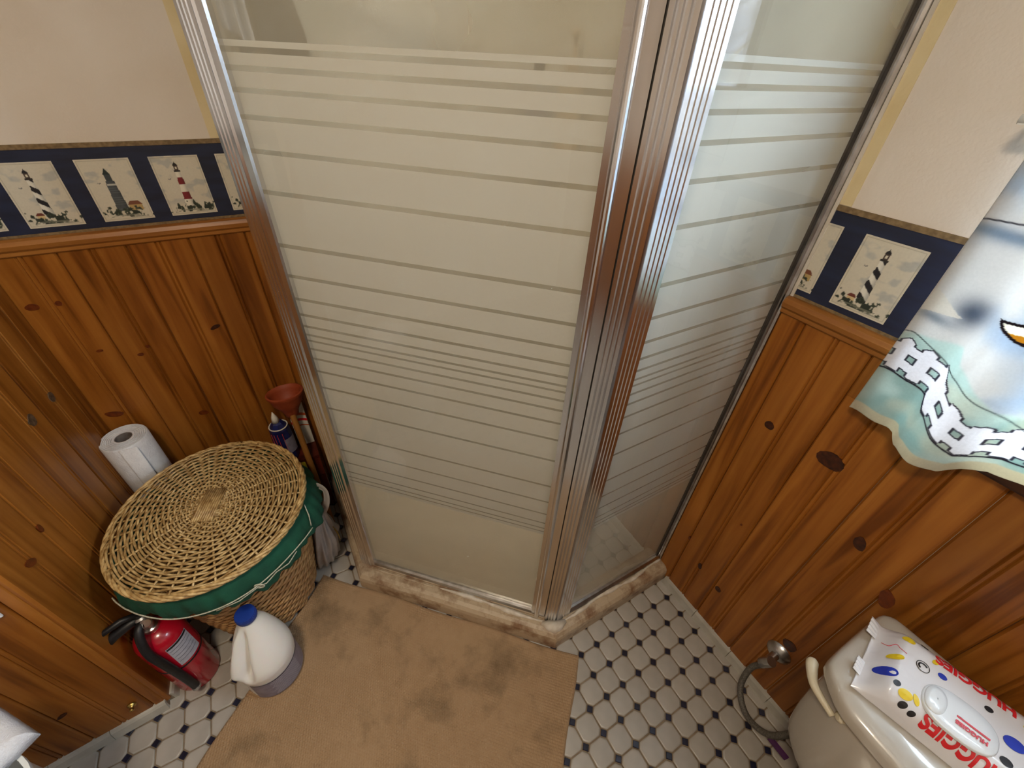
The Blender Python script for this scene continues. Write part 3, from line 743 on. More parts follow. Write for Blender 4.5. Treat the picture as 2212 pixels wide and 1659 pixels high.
# ================================================================== SHOWER STALL (corner stall, angled door)
GX = 0.9933                                    # glass plane of the right return
DS = 1.4784                                    # glass plane of the door: x - y = DS
GY = -0.9636                                   # glass plane of the left return
A1 = Vector((GX, GX - DS, 0)); A2 = Vector((DS + GY, GY, 0))
TOPZ = 1.90
shower = empty('shower_stall', (A1.x, A1.y, 0), 'corner shower stall with frosted striped glass and metal frame', 'shower')
def offs(lines):
    """lines: (n, d) with n.p = d ; successive intersections"""
    P = []
    for k in range(len(lines)):
        (n1, d1), (n2, d2) = lines[k - 1], lines[k]
        det = n1[0] * n2[1] - n1[1] * n2[0]
        P.append(((d1 * n2[1] - d2 * n1[1]) / det, (n1[0] * d2 - n2[0] * d1) / det))
    return P
R2 = math.sqrt(0.5)
def pent(o, wall=0.0):
    return offs([((0, 1), -wall), ((1, 0), TX(-0.88) - o), ((R2, -R2), 1.5640 * R2 - o), ((0, -1), 1.023 - o), ((-1, 0), -wall)])
rings = [(0.0, 0.0, 0.001), (0.0, 0.045, 0.001), (0.003, 0.060, 0.001), (0.012, 0.071, 0.001), (0.024, 0.075, 0.001), (0.080, 0.076, 0.001), (0.088, 0.070, 0.02), (0.098, 0.032, 0.02), (0.30, 0.026, 0.20)]
v = []; f = []
for o, z, w in rings: v += [(p[0], p[1], z) for p in pent(o, w)]
for k in range(len(rings) - 1):
    for q in range(5): f.append((k * 5 + q, k * 5 + (q + 1) % 5, (k + 1) * 5 + (q + 1) % 5, (k + 1) * 5 + q))
f.append(tuple(range(len(v) - 5, len(v))))
tray = mesh('shower_tray', v, f, [M['tray'], M['tray_floor']], shower, smooth=False, fm=[0] * 30 + [1] * (len(f) - 30))
bm = bmesh.new(); bm.from_mesh(tray.data); bmesh.ops.recalc_face_normals(bm, faces=bm.faces); bm.to_mesh(tray.data); bm.free()
if tray.data.polygons[-1].normal.z < 0: tray.data.flip_normals()
sub_bevel(tray, 0.006, 2)
# surround panels inside
mb = MB(); mb.box(0.001, 0.010, -0.955, -0.001, 0.03, 1.95); mb.build('surround_panel', M['surround'], shower)
mb = MB(); mb.box(0.010, 0.985, -0.010, -0.001, 0.03, 1.95); mb.build('surround_panel', M['surround'], shower)
for (x, y) in ((0.17, -0.0125), (0.33, -0.0125), (0.50, -0.0125), (0.0125, -0.30)):
    mb = MB(); mb.box(x - 0.012, x + 0.012, y - 0.0035, y + 0.0035, 0.05, 1.9) if x > 0.05 else mb.box(x - 0.0035, x + 0.0035, y - 0.012, y + 0.012, 0.05, 1.9)
    sub_bevel(mb.build('panel_rib', M['surround'], shower), 0.002)

# bands: clear stripes (centre, half height) in an otherwise frosted zone
CL = [(1.5490, .0037), (1.5265, .0038), (1.4985, .0036), (1.4622, .0037), (1.4125, .0038), (1.3470, .0040), (1.2500, .0040), (1.1870, .0036), (1.1360, .0034), (1.0985, .0032),
      (1.0700, .0029), (1.0480, .0027), (1.0325, .0025), (1.0100, .0028), (0.9830, .0029), (0.9465, .0029), (0.8970, .0029), (0.8290, .0030), (0.7370, .0028), (0.6750, .0026), (0.6240, .0024), (0.5840, .0022), (0.5610, .0020), (0.5455, .0018)]
FT, FB = 1.5603, 0.5320
def pane(name, a, b, out, z0, z1, dz=0.0, parent=None):
    """glass slab from a to b; smooth outer face, banded inner face"""
    a, b, out = Vector(a), Vector(b), Vector(out)
    cuts = [z1]
    kinds = []
    cuts.append(FT + dz); kinds.append(1)
    for c, h in CL:
        cuts += [c + h + dz, c - h + dz]; kinds += [0, 1]
    cuts.append(FB + dz); kinds.append(0); cuts.append(z0); kinds.append(3)
    o1 = out * 0.003; o0 = -out * 0.002
    V, F, FM = [], [], []
    for k in range(len(cuts) - 1):
        bs = len(V)
        V += [a + o0 + Vector((0, 0, cuts[k])), b + o0 + Vector((0, 0, cuts[k])), b + o0 + Vector((0, 0, cuts[k + 1])), a + o0 + Vector((0, 0, cuts[k + 1]))]
        F.append((bs, bs + 1, bs + 2, bs + 3)); FM.append(kinds[k])
    bs = len(V)
    V += [a + o1 + Vector((0, 0, z1)), b + o1 + Vector((0, 0, z1)), b + o1 + Vector((0, 0, z0)), a + o1 + Vector((0, 0, z0))]
    V += [a + o0 + Vector((0, 0, z1)), b + o0 + Vector((0, 0, z1)), b + o0 + Vector((0, 0, z0)), a + o0 + Vector((0, 0, z0))]
    F.append((bs, bs + 3, bs + 2, bs + 1)); FM.append(2)
    for p, q in ((0, 1), (1, 2), (2, 3), (3, 0)): F.append((bs + p, bs + q, bs + 4 + q, bs + 4 + p)); FM.append(2)
    return mesh(name, V, F, [M['frost'], M['clear'], M['front'], M['scum']], parent, fm=FM)
DO = Vector((R2, -R2, 0)); DD = Vector((R2, R2, 0))            # door: outward and along (towards the right post)
DL = (A1 - A2).length
def dp(t, o=0.0, z=0.0): return A2 + DD * t + DO * o + Vector((0, 0, z))
def profile_bar(name, base, along, out, prof, z0, z1, mat, parent):
    """vertical extrusion: profile points (t along, o outwards)"""
    base, along, out = Vector(base), Vector(along), Vector(out)
    poly = [base + along * t + out * o for t, o in prof]
    m2 = MB(); m2.prism([(p.x, p.y) for p in poly], z0, z1)
    o = m2.build(name, mat, parent)
    bm = bmesh.new(); bm.from_mesh(o.data); bmesh.ops.recalc_face_normals(bm, faces=bm.faces); bm.to_mesh(o.data); bm.free()
    return o
def ridged(t0, t1, back, front, n, g=0.0022):
    """flat bar with n V-grooves on the front"""
    p = [(t0, back), (t0, front)]
    w = (t1 - t0) / (n + 1)
    for k in range(1, n + 1):
        c = t0 + w * k; p += [(c - g, front), (c, front - g * 1.2), (c + g, front)]
    return p + [(t1, front), (t1, back)]
# -- right return: fixed panel
pane('fixed_panel', (GX, -0.018, 0), (GX, A1.y + 0.030, 0), (1, 0, 0), 0.093, TOPZ - 0.02, 0.012, shower)
bx = profile_bar('wall_jamb', (GX, 0, 0), (0, -1, 0), (1, 0, 0), [(0, -0.012), (0, 0.014), (0.010, 0.014), (0.012, 0.009), (0.020, 0.009), (0.020, -0.012)], 0.078, TOPZ, M['chrome_dull'], shower)
profile_bar('jamb_seal', (GX, 0, 0), (0, -1, 0), (1, 0, 0), [(0.020, -0.004), (0.020, 0.0055), (0.026, 0.004), (0.026, -0.004)], 0.085, TOPZ - 0.01, M['gasket'], bx)
profile_bar('vinyl_strip', (GX, 0, 0), (0, -1, 0), (1, 0, 0), [(0, 0.0145), (0, 0.021), (0.004, 0.021), (0.005, 0.0145)], 0.085, TOPZ, M['clearplastic'], bx)
mb = MB(); mb.sweep([(-0.010, 0), (0.013, 0), (0.013, 0.010), (0.006, 0.020), (-0.010, 0.020)], (GX, -0.0, 0.075), (GX, A1.y, 0.075), (0, 0, 1), (1, 0, 0)); mb.build('bottom_rail', M['chrome_dull'], shower)
mb = MB(); mb.box(GX - 0.012, GX + 0.014, A1.y, -0.001, TOPZ - 0.03, TOPZ); mb.build('header_rail', M['chrome'], shower)
# -- left return: fixed panel (edge-on from the doorway)
pane('fixed_panel', (0.018, GY, 0), (A2.x - 0.030, GY, 0), (0, -1, 0), 0.093, TOPZ - 0.02, 0.0, shower)
profile_bar('wall_jamb', (0, GY, 0), (1, 0, 0), (0, -1, 0), [(0, -0.012), (0, 0.014), (0.012, 0.014), (0.020, 0.009), (0.020, -0.012)], 0.078, TOPZ, M['chrome_dull'], shower)
mb = MB(); mb.sweep([(-0.010, 0), (0.013, 0), (0.013, 0.010), (0.006, 0.020), (-0.010, 0.020)], (0, GY, 0.075), (A2.x, GY, 0.075), (0, 0, 1), (0, -1, 0)); mb.build('bottom_rail', M['chrome_dull'], shower)
mb = MB(); mb.box(0.001, A2.x, GY - 0.014, GY + 0.012, TOPZ - 0.03, TOPZ); mb.build('header_rail', M['chrome'], shower)
# -- right corner post: ridged face along the door, ridged face along the panel
profile_bar('corner_post', dp(DL), -DD, DO, ridged(-0.003, 0.031, -0.010, 0.016, 3), 0.076, TOPZ, M['chrome'], shower)
profile_bar('corner_post', (GX, A1.y, 0), (0, 1, 0), (1, 0, 0), ridged(-0.002, 0.049, -0.006, 0.0145, 4, 0.0016), 0.077, TOPZ, M['chrome'], shower)
# -- left corner post: ridged face along the door, plain face along the return
profile_bar('corner_post', dp(0), DD, DO, ridged(-0.036, -0.006, -0.010, 0.012, 3, 0.0018), 0.076, TOPZ, M['chrome'], shower)
profile_bar('corner_post', (A2.x, GY, 0), (-1, 0, 0), (0, -1, 0), ridged(-0.010, 0.040, -0.006, 0.012, 3, 0.0016), 0.076, TOPZ, M['chrome'], shower)
# -- door
doorE = MB(); doorE.sweep([(-0.006, 0), (0.010, 0), (0.010, 0.016), (0.004, 0.020), (-0.006, 0.020)], dp(-0.002, 0, 0.086), dp(DL - 0.034, 0, 0.086), (0, 0, 1), DO)
door = doorE.build('shower_door', M['chrome_dull'], shower); tag(door, 'glass door leaf with horizontal clear stripes')
pane('door_glass', dp(0.014), dp(DL - 0.074), DO, 0.100, TOPZ - 0.035, 0.0, door)
profile_bar('door_stile', dp(0), DD, DO, [(-0.001, -0.008), (-0.001, 0.010), (0.003, 0.013), (0.015, 0.013), (0.017, 0.008), (0.017, -0.008)], 0.088, TOPZ - 0.035, M['chrome'], door)
profile_bar('stile_seal', dp(0), DD, DO, [(-0.006, -0.006), (-0.006, 0.001), (-0.001, 0.001), (-0.001, -0.006)], 0.088, TOPZ - 0.035, M['gasket'], door)
t0 = DL - 0.078
pr = [(t0, -0.008), (t0, 0.012), (t0 + 0.010, 0.012)]
for k in range(9):
    an = PI * k / 8; pr.append((t0 + 0.018 - 0.008 * math.cos(an), 0.012 + 0.010 * math.sin(an)))
pr += [(t0 + 0.044, 0.012), (t0 + 0.044, -0.008)]
profile_bar('door_stile', A2, DD, DO, pr, 0.088, TOPZ - 0.035, M['chrome'], door)
profile_bar('strike_seal', A2, DD, DO, [(DL - 0.034, -0.004), (DL - 0.034, 0.006), (DL - 0.031, 0.006), (DL - 0.031, -0.004)], 0.080, TOPZ - 0.03, M['gasket'], door)
profile_bar('seal_fin', A2, DD, DO, [(t0 - 0.002, -0.006), (t0 - 0.002, 0.006), (t0, 0.008), (t0, -0.006)], 0.066, 0.30, M['clearplastic'], door)
mb = MB(); mb.sweep([(-0.008, 0), (0.012, 0), (0.012, 0.006), (-0.008, 0.009)], dp(0, 0, 0.075), dp(DL, 0, 0.075), (0, 0, 1), DO); mb.build('door_threshold', M['tray'], shower)
mb = MB(); mb.sweep([(-0.012, 0), (0.014, 0), (0.014, 0.03), (-0.012, 0.03)], dp(0, 0, TOPZ - 0.03), dp(DL, 0, TOPZ - 0.03), (0, 0, 1), DO); mb.build('header_rail', M['chrome'], shower)
# -- caulk smears at the foot of the frame
def blob(name, pts, r, parent, mat):
    m2 = MB()
    m2.tube(pts, r, 8)
    o = m2.build(name, mat, parent, smooth=True)
    dm = o.modifiers.new('lumps', 'DISPLACE'); tx = bpy.data.textures.new('caulk_lumps', 'CLOUDS'); tx.noise_scale = 0.02; dm.texture = tx; dm.strength = 0.006; dm.mid_level = 0.5
    return o
blob('caulk_bead', [dp(DL * s, 0.018 + 0.004 * math.sin(s * 9), 0.0755) for s in np.linspace(0.40, 0.98, 40)], [0.001 + (0.003 + 0.006 * abs(math.sin(s * 7))) * math.sin(PI * s) ** 0.5 for s in np.linspace(0, 1, 40)], shower, M['caulk'])
cc = A1 + Vector((0.022, -0.016, 0.0745))
blob('caulk_bead', [cc + Vector((-0.03, -0.03, 0)), cc + Vector((-0.012, -0.012, 0)), cc + Vector((0, 0.0, 0)), cc + Vector((0.004, 0.02, 0)), cc + Vector((0.002, 0.045, 0.0))], [0.006, 0.017, 0.021, 0.016, 0.007], shower, M['caulk'])
blob('caulk_bead', [(GX + 0.018 + 0.004 * math.sin(s * 12), A1.y * (1 - s), 0.0755) for s in np.linspace(0.05, 0.98, 50)], [0.002 + (0.002 + 0.005 * abs(math.sin(s * 11))) * math.sin(PI * s) ** 0.5 for s in np.linspace(0, 1, 50)], shower, M['caulk'])
blob('caulk_bead', [dp(DL * s, 0.019, 0.0752) for s in np.linspace(0.02, 0.36, 24)], [0.003 + 0.002 * abs(math.sin(s * 8)) for s in np.linspace(0, 1, 24)], shower, M['tray'])

# things on the corner shelf inside the stall
t = empty('corner_shelf', (0.10, -0.10, 1.335), 'cream corner shelf inside the shower behind the glass', 'shelf')
pp = [(0.0105, -0.0155)] + [(0.0105 + 0.33 * math.cos(a), -0.0165 - 0.20 * math.sin(a)) for a in np.linspace(0, PI / 2, 12)]
mb = MB(); mb.prism(pp, 1.315, 1.335); sub_bevel(mb.build('shelf_board', M['surround'], t), 0.004)
t = empty('soap_bottle', (0.085, -0.11, 1.335), 'squat white bottle with dark cap behind the shower glass', 'bottle')
mb = MB(); mb.lathe([(0.033, 0), (0.036, 0.01), (0.036, 0.13), (0.028, 0.165), (0.016, 0.18)], (0.085, -0.11, 1.335), 24); mb.build('body', M['bottle'], t, smooth=True, auto=50)
mb = MB(); mb.lathe([(0.017, 0.18), (0.017, 0.205), (0.012, 0.21)], (0.085, -0.11, 1.335), 20); mb.build('cap', M['black'], t, smooth=True, auto=50)
mb = MB(); mb.lathe([(0.0367, 0.04), (0.0367, 0.09)], (0.085, -0.11, 1.335), 24, capb=False, capt=False); mb.build('label_band', M['greylabel'], t, smooth=True)
t = empty('pump_bottle', (0.225, -0.085, 1.335), 'tall pale pump bottle behind the shower glass', 'bottle')
mb = MB(); mb.lathe([(0.034, 0), (0.037, 0.01), (0.037, 0.16), (0.030, 0.185), (0.014, 0.20)], (0.225, -0.085, 1.335), 24); mb.build('body', M['pump'], t, smooth=True, auto=50)
mb = MB(); mb.lathe([(0.016, 0.20), (0.016, 0.222), (0.006, 0.226), (0.006, 0.27), (0.012, 0.275), (0.012, 0.288), (0.002, 0.29)], (0.225, -0.085, 1.335), 20)
mb.tube([(0.225, -0.085, 1.617), (0.255, -0.115, 1.615), (0.262, -0.122, 1.606)], 0.005, 8); mb.build('pump', M['pump'], t, smooth=True, auto=50)
t = empty('shampoo_bottle', (0.145, -0.075, 1.335), 'slim white bottle between the squat bottle and the pump bottle', 'bottle')
mb = MB(); mb.lathe([(0.024, 0), (0.026, 0.01), (0.026, 0.14), (0.014, 0.155)], (0.15, -0.06, 1.335), 20); mb.build('body', M['bottle'], t, smooth=True, auto=50)
mb = MB(); mb.lathe([(0.015, 0.155), (0.015, 0.185)], (0.15, -0.06, 1.335), 20); mb.build('cap', M['bottle'], t, smooth=True, auto=50)

# ================================================================== THINGS
# ---- bath rug: looped pile, real bumps
def make_rug():
    w_, l_ = 0.96, 0.620
    o = Vector((0.4305, -1.1355, 0)); du = np.array([R2, R2, 0]); dv = np.array([R2, -R2, 0])
    pit = 0.0074; nu, nv = int(w_ / pit * 4), int(l_ / pit * 4)
    u, v = np.meshgrid(np.linspace(0, w_, nu), np.linspace(0, l_, nv))
    ph = np.floor(v / pit) * 0.5
    jv = 0.5 * fbm(u * 60, v * 8, 14)
    jit = 0.8 * fbm(u * 40, v * 40, 3)
    bump = np.abs(np.sin(PI * (u / pit + ph + jit))) ** 0.6 * np.abs(np.sin(PI * (v / pit + 0.35 * jv))) ** 0.6
    wear = sm(0.25, 0.6, fbm(u * 5 + 3, v * 5, 21))
    z = 0.0050 + 0.0062 * bump * (0.35 + 0.65 * wear) + 0.0022 * fbm(u * 9, v * 9, 4)
    e = np.minimum(np.minimum(u, w_ - u), np.minimum(v, l_ - v))
    z = z * sm(-0.004, 0.008, e) + 0.0006
    un = u + 0.003 * np.sin(v * 21) * (np.abs(u / w_ - 0.5) * 2) ** 6; vn = v + 0.003 * np.sin(u * 17) * (np.abs(v / l_ - 0.5) * 2) ** 6
    P = np.array(o)[None, None] + un[..., None] * du + vn[..., None] * dv; P[..., 2] = z
    t = empty('bath_rug', (0.98, -1.05, 0), 'worn tan bath rug with dark stains lying in front of the shower door', 'rug')
    grid_mesh('looped_pile', P, M['rug'], t)
    m2 = MB(); q = [o + Vector(du) * a + Vector(dv) * b for a, b in ((0.004, 0.004), (w_ - 0.004, 0.004), (w_ - 0.004, l_ - 0.004), (0.004, l_ - 0.004))]
    m2.prism([(p.x, p.y) for p in q], 0.0002, 0.003); m2.build('backing', M['rug'], t)
make_rug()

# ---- wicker hamper
HC = Vector((0.428, -1.3145, 0)); HB = Vector((0.395, -1.316, 0)); LZ = 0.530
hamper = empty('wicker_hamper', (HB.x, HB.y, 0), 'round wicker laundry hamper with woven lid and green cloth liner', 'hamper')
EA = Vector((-0.932, 0.364, 0)); EB = Vector((0.364, 0.932, 0)); SA, SB = 0.2555, 0.2405
def lidp(r, th, z): return HC + EA * (SA * r * math.cos(th)) + EB * (SB * r * math.sin(th)) + Vector((0, 0, z))
NS = 30
def weave_lid():
    mb = MB(); NR = 29; spn = NS * 2
    for k in range(NR):
        r = 0.10 + 0.855 * (k + 0.5) / NR
        ns = NS if r > 0.3 else NS
        n = ns * 4; pts = []
        for q in range(n):
            th = 2 * PI * q / n
            wv = math.cos(ns / 2 * th * 1.0 + PI * (k % 2))          # over one spoke, under the next
            pts.append(lidp(r + 0.0025 * math.sin(ns * th * 0.5 + k), th, LZ + 0.010 * (1 - r * r) + 0.0046 * wv))
        mb.tube(pts, 0.0032 if r > 0.3 else 0.0029, 5, closed=True)
    return mb
o = weave_lid().build('lid', M['wicker'], hamper, smooth=True); tag(o, 'round golden lid woven from wicker strands')
mb = MB()
for s in range(NS):
    th = 2 * PI * s / NS
    mb.tube([lidp(r, th, LZ - 0.0 + 0.010 * (1 - r * r)) for r in np.linspace(0.06, 0.97, 8)], 0.0030, 5)
mb.build('lid_spokes', M['wicker'], o, smooth=True)
mb = MB()
for q in range(9):        # crossed sticks at the middle
    d = (q - 4) * 0.0058
    a = HC + EB * d * 1.0 + Vector((0, 0, LZ + 0.0135)); mb.tube([a - EA * 0.055, a + Vector((0, 0, 0.003)), a + EA * 0.055], 0.0031, 5)
for q in range(9):
    d = (q - 4) * 0.0095
    a = HC + EA * d + Vector((0, 0, LZ + 0.0115)); mb.tube([a - EB * 0.036, a + EB * 0.036], 0.003, 5)
mb.build('lid_core', M['wicker'], o, smooth=True)
mb = MB()
for s in range(4):
    pts = []
    for q in range(160):
        th = 2 * PI * q / 160; ph = th * 13 + s * PI / 2
        pts.append(lidp(0.975 + 0.016 * math.cos(ph), th, LZ - 0.004 + 0.0065 * math.sin(ph)))
    mb.tube(pts, 0.0044, 5, closed=True)
mb.build('lid_rim', M['wicker'], o, smooth=True)
def brad(z): return 0.150 + (0.222 - 0.150) * (z / 0.49) ** 0.9
def bctr(z): return HB.lerp(HC, z / 0.53)
mb = MB(); NB = 34; NR = 46
for k in range(NR):
    z = 0.012 + 0.485 * k / NR; n = NB * 4; pts = []
    for q in range(n):
        th = 2 * PI * q / n; c = bctr(z)
        rr = brad(z) + 0.0058 * math.cos(NB / 2 * th + (k % 4) * PI / 2)
        pts.append((c.x + rr * math.cos(th), c.y + rr * math.sin(th), z + 0.0030 * math.sin(NB / 2 * th + (k % 4) * PI / 2)))
    mb.tube(pts, 0.0047, 5, closed=True)
ob = mb.build('basket', M['wicker_brown'], hamper, smooth=True)
mb = MB()
for s in range(NB):
    th = 2 * PI * (s + 0.5) / NB
    mb.tube([(bctr(z).x + (brad(z) - 0.002) * math.cos(th), bctr(z).y + (brad(z) - 0.002) * math.sin(th), z) for z in np.linspace(0.004, 0.508, 6)], 0.0035, 5)
mb.build('stakes', M['wicker_brown'], ob, smooth=True)
mb = MB(); mb.lathe([(0.02, 0.006), (0.146, 0.006), (0.146, 0.010), (0.02, 0.010)], (HB.x, HB.y, 0), 40); mb.build('base', M['wicker_brown'], ob)
# liner: tucked under the lid, hanging over the rim
hem = [(0.504, -1.569), (0.597, -1.486), (0.657, -1.369), (0.665, -1.252), (0.600, -1.152), (0.438, -1.0495), (0.258, -1.100), (0.185, -1.21), (0.180, -1.40), (0.29, -1.52), (0.40, -1.570)]
hem = np.array(hem)
hth = np.unwrap(np.arctan2(hem[:, 1] - HC.y, hem[:, 0] - HC.x)); hr = np.hypot(hem[:, 0] - HC.x, hem[:, 1] - HC.y)
od = np.argsort(np.mod(hth, 2 * PI)); ht, hr = np.mod(hth, 2 * PI)[od], hr[od]
ht = np.concatenate([ht - 2 * PI, ht, ht + 2 * PI]); hr = np.tile(hr, 3)
n = 220; th = np.linspace(0, 2 * PI, n, endpoint=False)
rh = np.interp(th, ht, hr); ker = np.hanning(21); ker /= ker.sum(); rh = np.convolve(np.concatenate([rh[-10:], rh, rh[:10]]), ker, 'valid')
rt = np.array([(lidp(0.93, t, 0) - HC).length for t in th])
tt = np.array([math.atan2((lidp(0.93, t, 0) - HC).y, (lidp(0.93, t, 0) - HC).x) for t in th]); tt = np.mod(tt, 2 * PI); sidx = np.argsort(tt)
rt = np.interp(th, tt[sidx], rt[sidx])
LV = []
for s in np.linspace(0, 1, 22):
    if s < 0.2: q = s / 0.2; r = 0.20 * (1 - q) + rt * q; z = 0.43 * (1 - q) + (LZ - 0.014) * q - 0.004
    else:
        q = (s - 0.2) / 0.8
        fold = 0.006 * np.sin(th * 17 + 2 * np.sin(th * 3)) * q + 0.004 * np.sin(th * 41 + 1.0) * q
        r = rt * (1 - q) + rh * q + fold + 0.010 * np.sin(PI * q); z = (LZ - 0.018) - (LZ - 0.423) * q + 0.004 * np.sin(th * 9) * q + 0.003 * np.sin(th * 23 + 1) * q
    LV.append(np.stack([HC.x + r * np.cos(th), HC.y + r * np.sin(th), z + 0 * th], -1))
liner = grid_mesh('liner', np.array(LV), M['liner'], hamper, closed_u=True); tag(liner, 'dark green cloth liner')
sd = liner.modifiers.new('thick', 'SOLIDIFY'); sd.thickness = 0.0016
# drawstring
def cordpt(px, dz=0.0): return Vector(px) + Vector((0, 0, dz))
mb = MB()
def on_liner(an, z):
    q = min(max((LZ - 0.018 - z) / (LZ - 0.423), 0), 1)
    k = int(round(an / (2 * PI) * n)) % n
    r = rt[k] * (1 - q) + rh[k] * q + 0.010 * math.sin(PI * q) + 0.010
    return Vector((HC.x + r * math.cos(an), HC.y + r * math.sin(an), z))
main = [on_liner(a, 0.446 + 0.012 * math.sin(a * 3)) for a in np.linspace(-1.15, 1.05, 60)]
mb.tube(main, 0.0018, 6)
kn = on_liner(0.30, 0.450)
mb.tube([kn + Vector((0.004 * math.cos(a), 0.012 * math.cos(a) * 0.9, 0.008 * math.sin(a))) for a in np.linspace(0, 2 * PI, 16)], 0.0022, 6)
mb.tube([kn, on_liner(0.36, 0.441), on_liner(0.48, 0.450), on_liner(0.62, 0.436), on_liner(0.75, 0.446)], 0.0017, 6)
mb.tube([kn, on_liner(0.1, 0.438), on_liner(-0.1, 0.434)], 0.0016, 6)
mb.tube([on_liner(1.05, 0.456), on_liner(1.12, 0.48), on_liner(1.2, 0.505)], 0.0016, 6)
mb.build('drawstring', M['cord'], liner, smooth=True)

# ---- paper towel rolls standing in the recess corner
def roll(loc, label, h=0.285, r=0.06):
    x, y, z = loc
    t = empty('paper_towel_roll', loc, label, 'paper roll', 'paper towel rolls in the recess corner')
    P = []
    n = 240; turns = 5
    for zz in (z, z + h):
        pass
    # spiral sheet end: rings of slightly different height so the winding shows
    mb = MB(); prof = [(r - 0.001, 0.0), (r, 0.002), (r, h - 0.003), (r - 0.002, h)]
    rr = r - 0.004
    while rr > 0.027:
        prof += [(rr + 0.001, h - 0.0005), (rr + 0.0005, h - 0.0035), (rr - 0.0015, h - 0.0035), (rr - 0.002, h)]; rr -= 0.0052
    prof += [(0.0225, h), (0.0222, h - 0.05)]
    mb.lathe(prof, loc, 56, capb=True, capt=False); mb.build('sheets', M['paper'], t, smooth=True, auto=40)
    mb = MB(); mb.lathe([(0.0222, 0.01), (0.0222, h - 0.001), (0.0202, h - 0.001), (0.0202, 0.01)], loc, 36, capb=False, capt=False); mb.build('core', M['card'], t, smooth=True, auto=40)
    mb = MB(); mb.lathe([(0.0203, h - 0.06), (0.001, h - 0.062)], loc, 24, capb=False); mb.build('core_bottom', M['card'], t)
    # loose outer sheet end
    pts = []
    V = []
    for a in np.linspace(-0.1, 0.55, 10):
        q = r + 0.0015 + 0.010 * max(0, (a + 0.1) / 0.65) ** 2
        V.append((x + q * math.cos(a), y + q * math.sin(a)))
    v = [(p[0], p[1], z + 0.002) for p in V] + [(p[0], p[1], z + h - 0.002) for p in V]; m = len(V)
    ob = mesh('loose_sheet', v, [(k, k + 1, m + k + 1, m + k) for k in range(m - 1)], M['paper'], t, smooth=True)
    sd = ob.modifiers.new('thick', 'SOLIDIFY'); sd.thickness = 0.001
    return t
roll((0.100, -1.516, 0.0), 'lower white paper towel roll on the floor behind the wicker hamper', h=0.318)
roll((0.100, -1.516, 0.319), 'white paper towel roll standing upright in the corner behind the wicker hamper')

# ---- fire extinguisher
EX = Vector((0.566, -1.530, 0))
t = empty('fire_extinguisher', EX, 'red fire extinguisher with black hose standing between hamper and wood wall', 'extinguisher')
mb = MB(); prof = [(0.050, 0.0), (0.056, 0.003), (0.058, 0.012), (0.058, 0.262)] + [(0.058 * math.cos(a), 0.262 + 0.052 * math.sin(a)) for a in np.linspace(0.15, 1.25, 9)]
mb.lathe(prof, EX, 48); mb.build('cylinder', M['red'], t, smooth=True, auto=50)
mb = MB(); mb.lathe([(0.019, 0.305), (0.019, 0.322), (0.014, 0.325), (0.014, 0.345)], EX, 24); mb.build('collar', M['steel'], t, smooth=True, auto=40)
hd = Vector((0.30, -0.95, 0)).normalized(); hs = Vector((-hd.y, hd.x, 0))
def bar(mb, a, b, w, h):
    a, b = Vector(a), Vector(b); d = (b - a).normalized(); s = d.cross(Vector((0, 0, 1))).normalized(); u = s.cross(d)
    v = [p + s * (w * i) + u * (h * j) for p in (a, b) for i, j in ((-.5, -.5), (.5, -.5), (.5, .5), (-.5, .5))]
    mb.add(v, [(3, 2, 1, 0), (4, 5, 6, 7), (0, 1, 5, 4), (1, 2, 6, 5), (2, 3, 7, 6), (3, 0, 4, 7)])
top = EX + Vector((0, 0, 0.352))
mb = MB(); mb.lathe([(0.014, -0.01), (0.016, 0.0), (0.016, 0.022), (0.010, 0.027)], top, 20)
hv = mb.build('valve_head', M['steel'], t, smooth=True, auto=40)
mb = MB(); mb.tube([top + hd * -0.012 + Vector((0, 0, 0.014)), top + hd * 0.02 + Vector((0, 0, 0.018)), top + hd * 0.055 + Vector((0, 0, 0.012)), top + hd * 0.082 + Vector((0, 0, -0.004)), top + hd * 0.092 + Vector((0, 0, -0.002))], [0.010, 0.012, 0.0125, 0.011, 0.006], 10); mb.build('carry_handle', M['black'], t, smooth=True)
mb = MB(); mb.tube([top + hd * -0.010 + Vector((0, 0, 0.030)), top + hd * 0.03 + Vector((0, 0, 0.046)), top + hd * 0.075 + Vector((0, 0, 0.040)), top + hd * 0.090 + Vector((0, 0, 0.030))], [0.007, 0.008, 0.007, 0.005], 8); mb.build('squeeze_lever', M['black'], t, smooth=True)
mb = MB(); mb.tube([top + hs * 0.022 + Vector((0, 0, 0.012)) + Vector((0.010 * math.cos(a), 0, 0.010 * math.sin(a))) for a in np.linspace(0, 2 * PI, 14)], 0.0012, 6); mb.build('pull_pin', M['steel'], hv, smooth=True)
ga = top + Vector((0.016, 0.010, 0.012)); mb = MB(); mb.lathe([(0.012, 0), (0.013, 0.006), (0.010, 0.009)], ga, 18, axis=(0.8, 0.3, 0.5)); mb.build('gauge', M['steel'], hv, smooth=True, auto=40)
